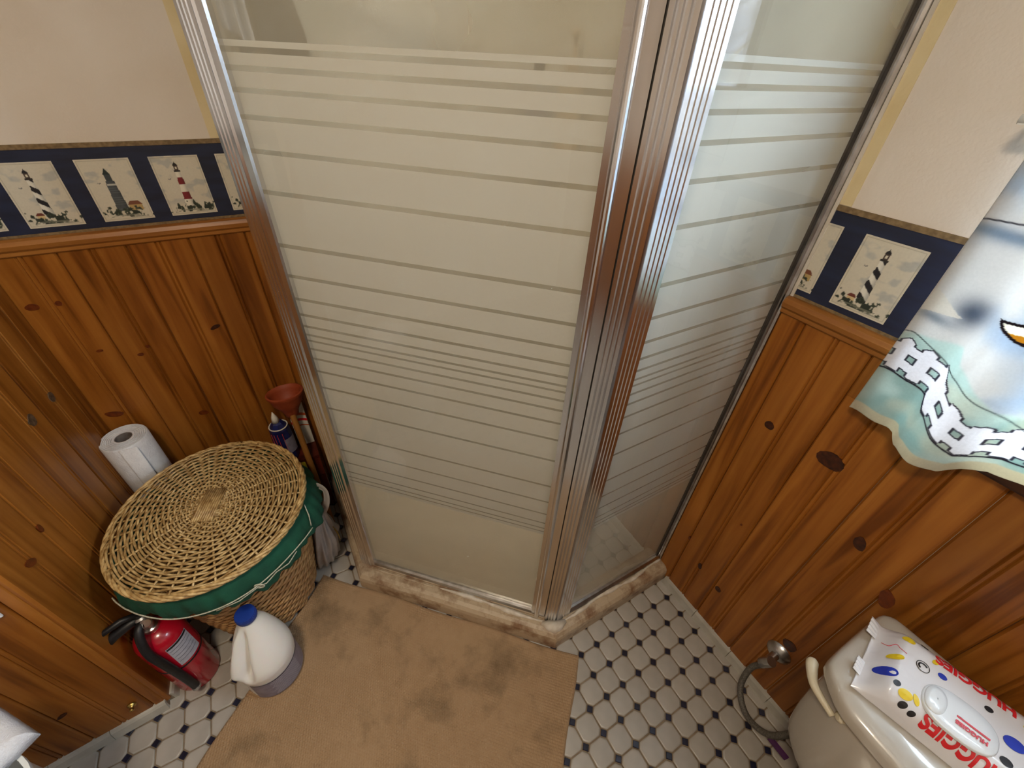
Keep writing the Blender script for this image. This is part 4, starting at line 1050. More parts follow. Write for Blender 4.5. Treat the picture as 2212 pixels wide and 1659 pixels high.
# hose lying down the camera side of the cylinder
ha = math.atan2(-0.35, 0.93)
def exc(a, r, z): return EX + Vector((r * math.cos(a), r * math.sin(a), z))
hose = [top + Vector((0.008, 0.006, 0.012)), top + Vector((0.030, -0.004, 0.010)), exc(-0.15, 0.052, 0.335), exc(-0.10, 0.066, 0.295), exc(0.0, 0.070, 0.24), exc(0.08, 0.070, 0.16), exc(0.12, 0.070, 0.09), exc(0.13, 0.070, 0.052)]
def smoothpts(p, m=6):
    p = [Vector(q) for q in p]; out = []
    for k in range(len(p) - 1):
        a, b, c, d = p[max(k - 1, 0)], p[k], p[k + 1], p[min(k + 2, len(p) - 1)]
        for s in np.linspace(0, 1, m, endpoint=False):
            out.append(0.5 * ((2 * b) + (c - a) * s + (2 * a - 5 * b + 4 * c - d) * s * s + (3 * b - a - 3 * c + d) * s ** 3))
    return out + [p[-1]]
mb = MB(); mb.tube(smoothpts(hose), 0.0105, 12); mb.build('hose', M['black'], t, smooth=True)
mb = MB(); mb.lathe([(0.0108, 0), (0.0122, 0.004), (0.0115, 0.012)], exc(0.13, 0.070, 0.042), 16); mb.build('nozzle', M['steel'], t, smooth=True, auto=40)
mb = MB(); mb.lathe([(0.0583, 0.150), (0.0590, 0.151), (0.0590, 0.156), (0.0583, 0.157)], EX, 48, capb=False, capt=False); mb.build('hose_band', M['black'], t, smooth=True)
def cyl_patch(name, c, r, a0, a1, z0, z1, mat, parent, na=24, colors=None, nz=2):
    a, z = np.meshgrid(np.linspace(a0, a1, na), np.linspace(z0, z1, nz)); P = np.stack([c[0] + r * np.cos(a), c[1] + r * np.sin(a), z + c[2]], -1)
    return grid_mesh(name, P, mat, parent, colors=colors)
lab = cyl_patch('label', EX, 0.0586, 0.28, 1.35, 0.165, 0.268, M['whitelabel'], t)
for z in (0.185, 0.200, 0.215, 0.232, 0.246):
    cyl_patch('label_line', EX, 0.0589, 0.34, 1.28, z, z + 0.0022, M['greyink'], lab)
cyl_patch('label_line', EX, 0.0589, 0.30, 1.32, 0.258, 0.266, M['blackink'], lab)

# ---- bleach jug
JB = Vector((0.683, -1.318, 0.011)); 
t = empty('bleach_jug', JB, 'white plastic bleach jug with blue cap standing by the rug corner', 'jug')
HA = math.atan2(-0.073, 0.045)                 # handle side
zs = [0.0, 0.003, 0.012, 0.05, 0.105, 0.122, 0.138, 0.155, 0.175, 0.195, 0.215, 0.235, 0.252, 0.266, 0.276, 0.286]
rs = [0.066, 0.072, 0.0765, 0.0775, 0.0775, 0.079, 0.0805, 0.079, 0.0735, 0.0655, 0.056, 0.0455, 0.035, 0.026, 0.0205, 0.020]
zz = np.linspace(0, 0.286, 60); rr = np.interp(zz, zs, rs); ker = np.hanning(5); 
rr2 = rr.copy(); rr2[3:-3] = np.convolve(rr, ker / ker.sum(), 'same')[3:-3]
na = 96; an = np.linspace(0, 2 * PI, na, endpoint=False)
dth = np.mod(an - HA + PI, 2 * PI) - PI
P = np.zeros((60, na, 3))
lean = np.array([-0.040, 0.004])
for k in range(60):
    z = zz[k]; g = sm(0.125, 0.16, z) * (1 - sm(0.235, 0.268, z))
    dent = np.exp(-((dth - 0.46) / 0.17) ** 2) * 1.0 + np.exp(-((dth + 0.52) / 0.22) ** 2) * 0.55
    ridge = np.exp(-(dth / 0.20) ** 2)
    r = rr2[k] * (1 - 0.44 * g * dent) + 0.012 * g * ridge
    q = max(0.0, (z - 0.13) / 0.156); off = lean * q * q * (3 - 2 * q) if q < 1 else lean
    P[k, :, 0] = JB.x + off[0] + r * np.cos(an); P[k, :, 1] = JB.y + off[1] + r * np.sin(an); P[k, :, 2] = JB.z + z
body = grid_mesh('body', P, M['white_plastic'], t, closed_u=True)
mb = MB(); mb.lathe([(0.001, 0.0005), (0.066, 0.0005)], JB, 40); mb.build('bottom', M['white_plastic'], t)
cp = JB + Vector((lean[0], lean[1], 0.278))
mb = MB(); mb.lathe([(0.0255, 0), (0.0262, 0.002), (0.0262, 0.020), (0.0250, 0.0235), (0.018, 0.0245), (0.001, 0.0245)], cp, 40); cap = mb.build('cap', M['blue_cap'], t, smooth=True, auto=40)
mb = MB()
for k in range(40):
    a = 2 * PI * k / 40; mb.tube([cp + Vector((0.0262 * math.cos(a), 0.0262 * math.sin(a), z)) for z in (0.002, 0.020)], 0.0009, 5)
mb.build('cap_ribs', M['blue_cap'], cap, smooth=True)
lab = cyl_patch('label', JB, 0.0785, HA + 0.35, HA + 2.9, 0.014, 0.108, M['greylabel'], t, na=40)
for k, z in enumerate(np.linspace(0.022, 0.098, 11)):
    cyl_patch('label_line', JB, 0.0788, HA + 1.0 + 0.05 * (k % 3), HA + 2.1, z, z + 0.0022, M['whitelabel'], lab)
cyl_patch('label_line', JB, 0.0788, HA + 0.4, HA + 2.85, 0.103, 0.1055, M['blackink'], lab)

# ---- wooden crate in the recess, with things on it
t = empty('wooden_crate', (0.07, -1.13, 0), 'low dark red wooden crate behind the hamper by the shower', 'crate')
for z in (0.005, 0.103, 0.201):
    for (x0, x1, y0, y1) in ((0.014, 0.128, -1.040, -1.030), (0.014, 0.128, -1.225, -1.215), (0.118, 0.128, -1.215, -1.040), (0.014, 0.024, -1.215, -1.040)):
        mb = MB(); mb.box(x0, x1, y0, y1, z, z + 0.094); mb.build('slat', M['redwood'], t)
mb = MB(); mb.box(0.014, 0.128, -1.225, -1.030, 0.298, 0.310); mb.build('top_board', M['redwood'], t)
for x, y in ((0.035, -1.052), (0.035, -1.203), (0.107, -1.052), (0.107, -1.203)):
    mb = MB(); mb.box(x - 0.010, x + 0.010, y - 0.010, y + 0.010, 0.0, 0.298); mb.build('corner_post', M['redwood'], t)
CZ = 0.3105
# white carton with orange stripes
t = empty('carton', (0.033, -1.06, CZ), 'white carton with orange stripes standing behind the plunger stick', 'box')
mb = MB(); mb.box(0.018, 0.048, -1.086, -1.032, CZ, 0.515); sub_bevel(mb.build('box_body', M['white_card'], t), 0.0015)
for z0, z1, m in ((0.452, 0.465, 'orange'), (0.425, 0.437, 'redink'), (0.400, 0.406, 'orange')):
    mb = MB()
    V = []
    for s in np.linspace(0, 1, 10): V.append((0.0483, -1.086 + 0.054 * s, z0 + 0.010 * math.sin(s * PI)))
    v = V + [(p[0], p[1], p[2] + z1 - z0) for p in V]
    mesh('stripe', v, [(k, k + 1, 11 + k, 10 + k) for k in range(9)], M[m], t)
mb = MB(); mb.tube([(0.0484, -1.062 + 0.010 * math.cos(a), 0.487 + 0.009 * math.sin(a)) for a in np.linspace(0, 2 * PI, 16)], 0.0011, 5); mb.build('ring_mark', M['blackink'], t)
# blue pack with clear top
t = empty('blue_pouch', (0.085, -1.126, CZ), 'dark blue packet with pink stripes and white ring top beside the hamper', 'packet')
pr = [(0.028, 0), (0.034, 0.006), (0.036, 0.10), (0.033, 0.15), (0.020, 0.175), (0.012, 0.182)]
mb = MB(); mb.lathe(pr, (0.085, -1.126, CZ), 8); bp_ = mb.build('packet_body', M['blue_pack'], t)
mb = MB()
for a in (-0.9, -0.6, -0.3, 0.15):
    mb.tube([(0.085 + 0.0365 * math.cos(a), -1.126 + 0.0365 * math.sin(a), CZ + z) for z in (0.01, 0.145)], 0.0011, 5)
mb.build('pink_stripes', M['pinkink'], t)
mb = MB(); mb.tube([(0.085 + 0.030 * math.cos(a), -1.126 + 0.030 * math.sin(a), CZ + 0.160) for a in np.linspace(0, 2 * PI, 24, endpoint=False)], 0.0024, 6, closed=True); mb.build('ring_top', M['white_card'], t, smooth=True)
mb = MB(); mb.lathe([(0.014, 0.18), (0.010, 0.20), (0.001, 0.225)], (0.085, -1.128, CZ), 10); mb.build('spout', M['white_card'], t, smooth=True)
cyl_patch('label', (0.085, -1.126, CZ), 0.0372, 0.1, 1.3, 0.045, 0.115, M['greylabel'], t)
# yellow bottle in front of it and lime sponge pack
t = empty('yellow_bottle', (0.170, -1.120, 0.0), 'tall yellow bottle peeking out from behind the hamper lid', 'bottle')
mb = MB(); mb.lathe([(0.026, 0), (0.028, 0.006), (0.028, 0.31), (0.012, 0.35)], (0.170, -1.120, 0.0), 20); mb.build('body', M['yellow2'], t, smooth=True, auto=50)
mb = MB(); mb.lathe([(0.012, 0.35), (0.012, 0.385)], (0.170, -1.120, 0.0), 16); mb.build('cap', M['yellow2'], t, smooth=True, auto=50)
t = empty('lime_packet', (0.215, -1.08, 0.0), 'lime yellow packet tucked between hamper liner and plunger stick', 'packet')
mb = MB(); mb.box(0.198, 0.226, -1.108, -1.076, 0.0, 0.37); sub_bevel(mb.build('packet_body', M['yellow'], t), 0.006)

# ---- plunger upside down
t = empty('plunger', (0.262, -1.062, 0), 'plunger standing upside down with its terracotta cup up by the shower frame', 'plunger')
pc = Vector((0.066, -1.071, 0.590)); pe = Vector((0.262, -1.060, 0.006)); ax = (pc - pe).normalized()
mb = MB(); mb.lathe([(0.016, -0.098), (0.022, -0.092), (0.026, -0.075), (0.034, -0.060), (0.050, -0.035), (0.056, -0.012), (0.0615, -0.004), (0.0615, 0.002), (0.057, 0.004), (0.052, 0.0), (0.049, -0.012), (0.044, -0.032), (0.028, -0.052), (0.001, -0.060)], pc, 40, axis=(ax * 0.5 + Vector((0.0, 0.0, 0.6))).normalized(), capt=False); cupo = mb.build('cup', M['rubber'], t, smooth=True, auto=60)
mb = MB(); mb.tube([pe, pe.lerp(pc, 0.86)], 0.0105, 12); mb.build('stick', M['stick'], t, smooth=True, auto=50)

# ---- crumpled clear-white carrier bag
t = empty('plastic_bag', (0.37, -1.10, 0), 'crumpled thin white carrier bag on the floor between hamper and shower', 'bag')
nv_, nu_ = 46, 90
vv, aa = np.meshgrid(np.linspace(0, 1, nv_), np.linspace(0, 2 * PI, nu_, endpoint=False), indexing='ij')
cx = 0.352 + 0.062 * vv; cy = -1.122 + 0.052 * vv ** 1.2
ra = (0.072 - 0.050 * sm(0.35, 1.0, vv)) * (0.75 + 0.25 * sm(0, 0.15, vv)); rb = (0.058 - 0.040 * sm(0.35, 1.0, vv))
wr = 1 + 0.16 * np.sin(aa * 7 + vv * 6) * sm(0.1, 0.6, vv) + 0.22 * (fbm(aa * 2.2, vv * 7, 31) - 0.5) + 0.08 * np.sin(aa * 15 + vv * 3)
P = np.stack([cx + ra * wr * np.cos(aa), np.minimum(cy + rb * wr * np.sin(aa), -1.032 + 0.03 * sm(.3, .6, vv)), 0.003 + 0.36 * vv + 0.010 * fbm(aa * 3, vv * 5, 12)], -1)
P[0, :, 0] = 0.352; P[0, :, 1] = -1.122; P[0, :, 2] = 0.003
for kz in range(nv_):
    zc = P[kz, :, 2]; bc = np.array([[bctr(float(q)).x, bctr(float(q)).y] for q in zc]); dd = P[kz, :, :2] - bc
    dl = np.hypot(dd[:, 0], dd[:, 1]); need = np.array([brad(float(q)) + 0.014 for q in zc]); sc = np.where(dl < need, need / np.maximum(dl, 1e-6), 1.0)
    P[kz, :, :2] = bc + dd * sc[:, None]
bagm = grid_mesh('bag_film', P, M['bag'], t, closed_u=True)
def strap(name, pts, w):
    pts = smoothpts(pts, 6); V = []
    for k, p in enumerate(pts):
        d = (pts[min(k + 1, len(pts) - 1)] - pts[max(k - 1, 0)]).normalized(); s = d.cross(Vector((0.6, -0.75, 0.2))).normalized()
        V += [p - s * w, p - s * w * 0.3 + Vector((0.004, -0.003, 0)), p + s * w * 0.3 - Vector((0.003, -0.002, 0)), p + s * w]
    F = [(4 * k + q, 4 * k + q + 1, 4 * k + q + 5, 4 * k + q + 4) for k in range(len(pts) - 1) for q in range(3)]
    return mesh(name, V, F, M['bag'], t, smooth=True)
strap('bag_handle', [(0.405, -1.085, 0.33), (0.395, -1.075, 0.40), (0.405, -1.055, 0.445), (0.430, -1.035, 0.44), (0.440, -1.040, 0.40), (0.425, -1.06, 0.34)], 0.012)
mb = MB(); mb.tube(smoothpts([(0.400, -1.060, 0.24), (0.415, -1.045, 0.20), (0.425, -1.043, 0.165), (0.41, -1.047, 0.19), (0.39, -1.06, 0.22)]), 0.0016, 5); mb.build('tie', M['brass'], t, smooth=True)

# ---- toilet
toilet = empty('toilet', (1.74, -0.30, 0), 'bone white toilet with its tank against the knotty pine wall', 'toilet')
def rounded_plan(x0, x1, yb, yf, ch, r=0.02, n=5):
    """plan outline with rounded back corners and chamfered front corners (counter-clockwise from back left)"""
    P = []
    def arc(cx, cy, a0, a1, rr):
        for a in np.linspace(a0, a1, n): P.append((cx + rr * math.cos(a), cy + rr * math.sin(a)))
    arc(x0 + r, yb - r, PI / 2, PI, r)
    P.append((x0 - 0.004, (yb + yf) / 2 - 0.01))
    c = ch
    q = [(x0 - 0.004, yf + c * 0.95), (x0 + 0.002, yf + c * 0.70), (x0 + c * 0.75, yf + c * 0.10), (x0 + c * 1.15, yf)]
    P.extend(q)
    P.append(((x0 + x1) / 2, yf - 0.012))
    P.extend([(x0 + x1 - a, b) for a, b in q[::-1]])
    P.append((x1 + 0.004, (yb + yf) / 2 - 0.01))
    arc(x1 - r, yb - r, 0, PI / 2, r)
    return P
def loft(name, plans, mat, parent, capb=True, capt=True, sub=1):
    n = len(plans[0][0]); v = []; f = []
    for pl_, z in plans: v += [(p[0], p[1], z if not callable(z) else z(p)) for p in pl_]
    for k in range(len(plans) - 1):
        for q in range(n): f.append((k * n + q, k * n + (q + 1) % n, (k + 1) * n + (q + 1) % n, (k + 1) * n + q))
    if capb: f.append(tuple(range(n))[::-1])
    if capt: f.append(tuple(range((len(plans) - 1) * n, len(plans) * n)))
    o = mesh(name, v, f, mat, parent, smooth=True)
    bm = bmesh.new(); bm.from_mesh(o.data); bmesh.ops.recalc_face_normals(bm, faces=bm.faces); bm.to_mesh(o.data); bm.free()
    if sub: s = o.modifiers.new('sub', 'SUBSURF'); s.levels = sub; s.render_levels = sub
    return o
TL, TR_ = 1.492, 1.985
def scale_plan(p, c, sx, sy): return [((a - c[0]) * sx + c[0], (b - c[1]) * sy + c[1]) for a, b in p]
lidplan = rounded_plan(TL, TR_, -0.038, -0.306, 0.066, 0.028)
cL = ((TL + TR_) / 2, -0.14)
loft('tank_lid', [(scale_plan(lidplan, cL, 0.97, 0.97), 0.628), (lidplan, 0.630), (lidplan, 0.636), (lidplan, 0.652), (scale_plan(lidplan, cL, 0.985, 0.98), 0.662), (scale_plan(lidplan, cL, 0.90, 0.86), 0.669), (scale_plan(lidplan, cL, 0.80, 0.70), 0.672), (scale_plan(lidplan, cL, 0.4, 0.4), 0.672)], M['porcelain'], toilet)
tk = rounded_plan(TL + 0.014, TR_ - 0.014, -0.050, -0.290, 0.075, 0.03)
loft('tank', [(scale_plan(tk, cL, 0.80, 0.80), 0.325), (scale_plan(tk, cL, 0.86, 0.88), 0.330), (scale_plan(tk, cL, 0.90, 0.93), 0.36), (scale_plan(tk, cL, 0.965, 0.98), 0.45), (tk, 0.56), (tk, 0.622), (scale_plan(tk, cL, 0.98, 0.98), 0.629)], M['porcelain'], toilet)
# bowl, seat and seat cover (mostly outside the frame)
def oval(cx, cy, a, b, n=28): return [(cx + a * math.cos(q), cy + b * math.sin(q)) for q in np.linspace(0, 2 * PI, n, endpoint=False)]
BXc = 1.7385
loft('bowl', [(oval(BXc, -0.42, 0.115, 0.20), 0.002), (oval(BXc, -0.42, 0.105, 0.19), 0.05), (oval(BXc, -0.40, 0.10, 0.17), 0.16), (oval(BXc, -0.48, 0.155, 0.25), 0.29), (oval(BXc, -0.50, 0.180, 0.275), 0.345), (oval(BXc, -0.50, 0.182, 0.278), 0.372)], M['porcelain'], toilet)
mb = MB(); mb.box(BXc - 0.12, BXc + 0.12, -0.30, -0.06, 0.18, 0.33); sub_bevel(mb.build('bowl_back', M['porcelain'], toilet), 0.03, 4)
loft('seat', [(oval(BXc, -0.525, 0.180, 0.215), 0.373), (oval(BXc, -0.525, 0.188, 0.224), 0.379), (oval(BXc, -0.525, 0.188, 0.224), 0.386), (oval(BXc, -0.525, 0.180, 0.215), 0.390)], M['porcelain'], toilet)
loft('seat_cover', [(oval(BXc, -0.525, 0.180, 0.215), 0.391), (oval(BXc, -0.525, 0.189, 0.225), 0.396), (oval(BXc, -0.525, 0.187, 0.223), 0.406), (oval(BXc, -0.525, 0.15, 0.18), 0.412), (oval(BXc, -0.525, 0.05, 0.06), 0.414)], M['porcelain'], toilet)
# flush lever on the chamfered corner
la, lb = Vector((1.474, -0.238, 0.600)), Vector((1.549, -0.292, 0.602))
mb = MB(); pts = smoothpts([la + Vector((0.0, 0.006, 0.004)), la + Vector((0.012, -0.016, 0.003)), la.lerp(lb, 0.5) + Vector((-0.006, -0.010, 0.001)), lb], 6)
mb.tube(pts, np.interp(np.linspace(0, 1, len(pts)), [0, 0.12, 0.4, 1], [0.007, 0.0115, 0.0095, 0.0055]), 12); lv = mb.build('flush_lever', M['lever'], toilet, smooth=True)
mb = MB(); mb.lathe([(0.010, 0), (0.010, 0.008), (0.006, 0.012)], lb + Vector((0.012, 0.016, 0)), 16, axis=(-0.6, -0.8, 0)); mb.build('lever_pivot', M['lever'], lv, smooth=True, auto=40)

# ---- soft pack of wipes on the tank lid
pack = empty('wipes_pack', (1.63, -0.17, 0.673), 'white soft pack of baby wipes with red lettering lying on the toilet tank', 'wipes pack')
PU = Vector((1.0, 0.20, 0)).normalized(); PV = Vector((-PU.y, PU.x, 0)); PO = Vector((1.527, -0.245, 0.6725)) - PV * 0.022
PLEN, PWID, PH = 0.245, 0.168, 0.046
def pack_z(u, v):
    """height over the lid at pack coordinates in metres"""
    s = np.clip(u / PLEN, 0, 1); w_ = np.clip(v / PWID, 0, 1)
    e = sm(0.0, 0.16, s) * sm(0.0, 0.16, 1 - s)
    g = np.clip(np.minimum(w_, 1 - w_) / 0.22, 0, 1)
    r = np.sqrt(np.clip(1 - (1 - g) ** 2, 0, 1))
    return 0.0015 + PH * (0.08 + 0.92 * e) * r
def pack_top(u, v, lift=0.0):
    z = pack_z(np.asarray(u, float), np.asarray(v, float))
    return np.array(PO) + np.asarray(u)[..., None] * np.array(PU) + np.asarray(v)[..., None] * np.array(PV) + np.stack([0 * z, 0 * z, z + lift], -1)
u, v = np.meshgrid(np.linspace(0, PLEN, 110), np.linspace(0, PWID, 80))
crk = (fbm(u * 70, v * 70, 40) - 0.5) * 0.004 * (sm(0.30, 0.0, u / PLEN) + sm(0.75, 1.0, u / PLEN)) + 0.0016 * np.sin((u * 160 + v * 90)) * sm(0.22, 0.0, u / PLEN)
P = pack_top(u, v); P[..., 2] += crk
grid_mesh('wrapper', P, M['film'], pack)
u, v = np.meshgrid(np.linspace(0, PLEN, 12), np.linspace(0, PWID, 8)); P = np.array(PO) + u[..., None] * np.array(PU) + v[..., None] * np.array(PV); P[..., 2] = PO.z + 0.0006
grid_mesh('wrapper_base', P[:, ::-1], M['film'], pack)
# crimped end seals: two corners of the near end
for (v0, v1, du) in ((0.028, 0.060, 0.0), (0.125, 0.165, -0.004)):
    m2 = MB(); nn = 9; Va = []
    for k in range(nn):
        vv_ = v0 + (v1 - v0) * k / (nn - 1)
        b0 = Vector(pack_top(np.array(0.004), np.array(min(max(vv_, .004), PWID - .004)))); e0 = Vector(np.array(PO)) + PU * (-0.010 + du) + PV * vv_ + Vector((0, 0, 0.012 + 0.0025 * (k % 2)))
        Va += [b0, e0]
    m2.add(Va, [(2 * k, 2 * k + 1, 2 * k + 3, 2 * k + 2) for k in range(nn - 1)])
    o = m2.build('end_seal', M['film'], pack); s = o.modifiers.new('thick', 'SOLIDIFY'); s.thickness = 0.0012
# hinged snap lid on top: rounded oblong
def slab_on_pack(name, cu, cv, a, b, h, mat, parent, power=2.6, rot=0.0, dome=0.0):
    n = 48; R = []
    for f_, hh in ((1.0, 0.0), (1.0, h * 0.7), (0.95, h), (0.6, h + dome * 0.7), (0.05, h + dome)):
        row = []
        for k in range(n):
            q = 2 * PI * k / n; cx_ = abs(math.cos(q)) ** (2 / power) * math.copysign(1, math.cos(q)); sy_ = abs(math.sin(q)) ** (2 / power) * math.copysign(1, math.sin(q))
            du, dv = a * f_ * cx_, b * f_ * sy_
            du, dv = du * math.cos(rot) - dv * math.sin(rot), du * math.sin(rot) + dv * math.cos(rot)
            p = np.array(PO) + np.array(PU) * (cu + du) + np.array(PV) * (cv + dv); p[2] = PO.z + PH + 0.0004 + hh
            row.append(p)
        R.append(row)
    return grid_mesh(name, np.array(R), mat, parent, closed_u=True)
lidp_ = slab_on_pack('snap_lid', 0.123, 0.052, 0.050, 0.038, 0.006, M['film_lid'], pack, 2.5, 0.0, 0.0015)
slab_on_pack('thumb_tab', 0.090, 0.052, 0.015, 0.026, 0.009, M['film_lid'], lidp_, 2.2, 0.0, 0.003)
LT = PO.z + PH + 0.0004 + 0.006 + 0.0016
def text_mesh(name, s, size, place, mat, parent, depth=0.0003, bold=0.0):
    cu = bpy.data.curves.new('txt', 'FONT'); cu.body = s; cu.size = size; cu.align_x = 'CENTER'; cu.align_y = 'CENTER'; cu.offset = bold; cu.extrude = depth
    to = bpy.data.objects.new('txt', cu); COL.objects.link(to)
    dg = bpy.context.evaluated_depsgraph_get(); me = bpy.data.meshes.new_from_object(to.evaluated_get(dg))
    bpy.data.objects.remove(to, do_unlink=True)
    bm = bmesh.new(); bm.from_mesh(me)
    for _ in range(2): bmesh.ops.subdivide_edges(bm, edges=[e for e in bm.edges if e.calc_length() > size * 0.16], cuts=1)
    bmesh.ops.triangulate(bm, faces=bm.faces)
    for vtx in bm.verts: vtx.co = place(vtx.co.x, vtx.co.y, vtx.co.z)
    bm.to_mesh(me); bm.free()
    me.materials.clear(); me.materials.append(mat)
    o = bpy.data.objects.new(name, me); return link(o, parent)
def on_pack(cu_, cv_, flip=True, lift=0.0012):
    def f_(x, y, z):
        if flip: x, y = -x, -y
        p = pack_top(np.array(cu_ + x), np.array(cv_ + y), lift); return Vector(p) + Vector((0, 0, z))
    return f_
def on_lid(cu_, cv_):
    def f_(x, y, z):
        x, y = -x, -y; p = PO + PU * (cu_ + x) + PV * (cv_ + y); return Vector((p.x, p.y, LT + 0.0012 + z))
    return f_
text_mesh('lettering', 'HUGGIES', 0.0100, on_lid(0.138, 0.040), M['pinkink'], lidp_, bold=0.0004)
mb = MB()
for k in range(1):
    q = [PO + PU * a + PV * b for a, b in ((0.118, 0.049), (0.160, 0.049), (0.160, 0.052), (0.118, 0.052))]
    mb.add([(p.x, p.y, LT + 0.0012) for p in q] + [(p.x, p.y, LT + 0.0004) for p in q], [(0, 1, 2, 3), (0, 4, 5, 1), (1, 5, 6, 2), (2, 6, 7, 3), (3, 7, 4, 0)])
mb.build('underline', M['pinkink'], lidp_)
text_mesh('lettering', 'HUGGIES', 0.0270, on_pack(0.133, 0.140), M['redink'], pack, bold=0.0010)
text_mesh('lettering', 'simply clean.', 0.0125, on_pack(0.123, 0.1585), M['blackink'], pack, bold=0.0001)
text_mesh('lettering', 'HUGGIES', 0.0250, on_pack(0.138, 0.015, lift=0.002), M['redink'], pack, bold=0.0010)
# plain coloured spots of the wrapper print
def spot(cu_, cv_, a, b, rot, m):
    n = 18; V = [pack_top(np.array(cu_), np.array(cv_), 0.0014)]
    for k in range(n):
        q = 2 * PI * k / n; x, y = a * math.cos(q), b * math.sin(q); x, y = x * math.cos(rot) - y * math.sin(rot), x * math.sin(rot) + y * math.cos(rot)
        V.append(pack_top(np.array(cu_ + x), np.array(cv_ + y), 0.0014))
    W2 = [Vector(p) - Vector((0, 0, 0.0006)) for p in V[1:]]
    mesh('print_spot', list(V) + W2, [(0, 1 + k, 1 + (k + 1) % n) for k in range(n)] + [(1 + k, 1 + n + k, 1 + n + (k + 1) % n, 1 + (k + 1) % n) for k in range(n)], M[m], pack)
for a in [(0.026, 0.050, 0.013, 0.0105, 0.3, 'blueink'), (0.038, 0.138, 0.009, 0.007, 0, 'yellowink'), (0.030, 0.088, 0.010, 0.006, 0.5, 'yellowink'), (0.041, 0.034, 0.006, 0.005, 1.1, 'blackink'), (0.056, 0.026, 0.010, 0.008, 0.2, 'yellowink'),
          (0.060, 0.012, 0.006, 0.0045, 0.4, 'blackink'), (0.074, 0.010, 0.005, 0.0035, 0.4, 'blackink'), (0.092, 0.109, 0.0065, 0.0055, 0.0, 'blueink'), (0.079, 0.128, 0.006, 0.004, 1.0, 'yellowink'), (0.070, 0.030, 0.004, 0.009, 0.5, 'yellowink'),
          (0.155, 0.110, 0.006, 0.005, 0.4, 'blackink'), (0.190, 0.080, 0.014, 0.011, 0.3, 'blueink'), (0.184, 0.040, 0.008, 0.007, 0.3, 'blackink'), (0.205, 0.125, 0.008, 0.006, 0.1, 'yellowink'), (0.062, 0.150, 0.006, 0.003, -0.3, 'blackink')]:
    spot(*a)
mb = MB(); mb.tube([Vector(pack_top(np.array(0.065 + 0.0095 * math.cos(q)), np.array(0.101 + 0.0105 * math.sin(q)), 0.0012)) for q in np.linspace(0, 2 * PI, 28, endpoint=False)], 0.0006, 5, closed=True)
mb.tube([Vector(pack_top(np.array(0.065 + 0.006 * math.cos(q)), np.array(0.101 + 0.006 * math.sin(q)), 0.0012)) for q in np.linspace(0.5, 4.2, 20)], 0.0013, 5); mb.build('round_emblem', M['blackink'], pack)
mb = MB(); mb.tube(smoothpts([pack_top(np.array(a), np.array(b), 0.0011) for a, b in ((0.012, 0.118), (0.020, 0.112), (0.026, 0.118), (0.031, 0.110), (0.040, 0.104))]), 0.0006, 5); mb.build('outline_print', M['pinkink'], pack)

# ---- water supply: wall plate, stop valve and braided hose
t = empty('water_supply_valve', (1.428, 0.0, 0.228), 'chrome wall plate with dark braided hose feeding the toilet', 'valve')
mb = MB(); mb.lathe([(0.034, 0), (0.032, 0.006), (0.020, 0.016), (0.012, 0.018), (0.011, 0.05)], (1.428, -0.011, 0.228), 28, axis=(0, -1, 0)); mb.build('wall_plate', M['steel'], t, smooth=True, auto=50)
mb = MB(); mb.lathe([(0.014, -0.02), (0.014, 0.022), (0.010, 0.026)], (1.428, -0.062, 0.222), 16, axis=(-0.3, 0, -1)); mb.build('valve_body', M['steel'], t, smooth=True, auto=50)
mb = MB(); mb.tube(smoothpts([(1.428, -0.062, 0.205), (1.413, -0.070, 0.150), (1.427, -0.105, 0.098), (1.465, -0.135, 0.080), (1.505, -0.150, 0.090), (1.545, -0.150, 0.130), (1.565, -0.140, 0.22), (1.57, -0.135, 0.335)]), 0.0085, 12); mb.build('braided_hose', M['hose'], t, smooth=True)
mb = MB(); mb.lathe([(0.012, 0), (0.012, 0.02)], (1.57, -0.135, 0.300), 6); mb.build('coupling_nut', M['white_plastic'], t)
tg = MB(); tg.box(1.548, 1.600, -0.137, -0.133, 0.075, 0.100); o = tg.build('maker_tag', M['purple'], t)
mb = MB(); mb.tube(smoothpts([(1.513, -0.150, 0.092), (1.53, -0.146, 0.10), (1.55, -0.135, 0.098)]), 0.004, 8); mb.build('plastic_collar', M['white_plastic'], t, smooth=True)

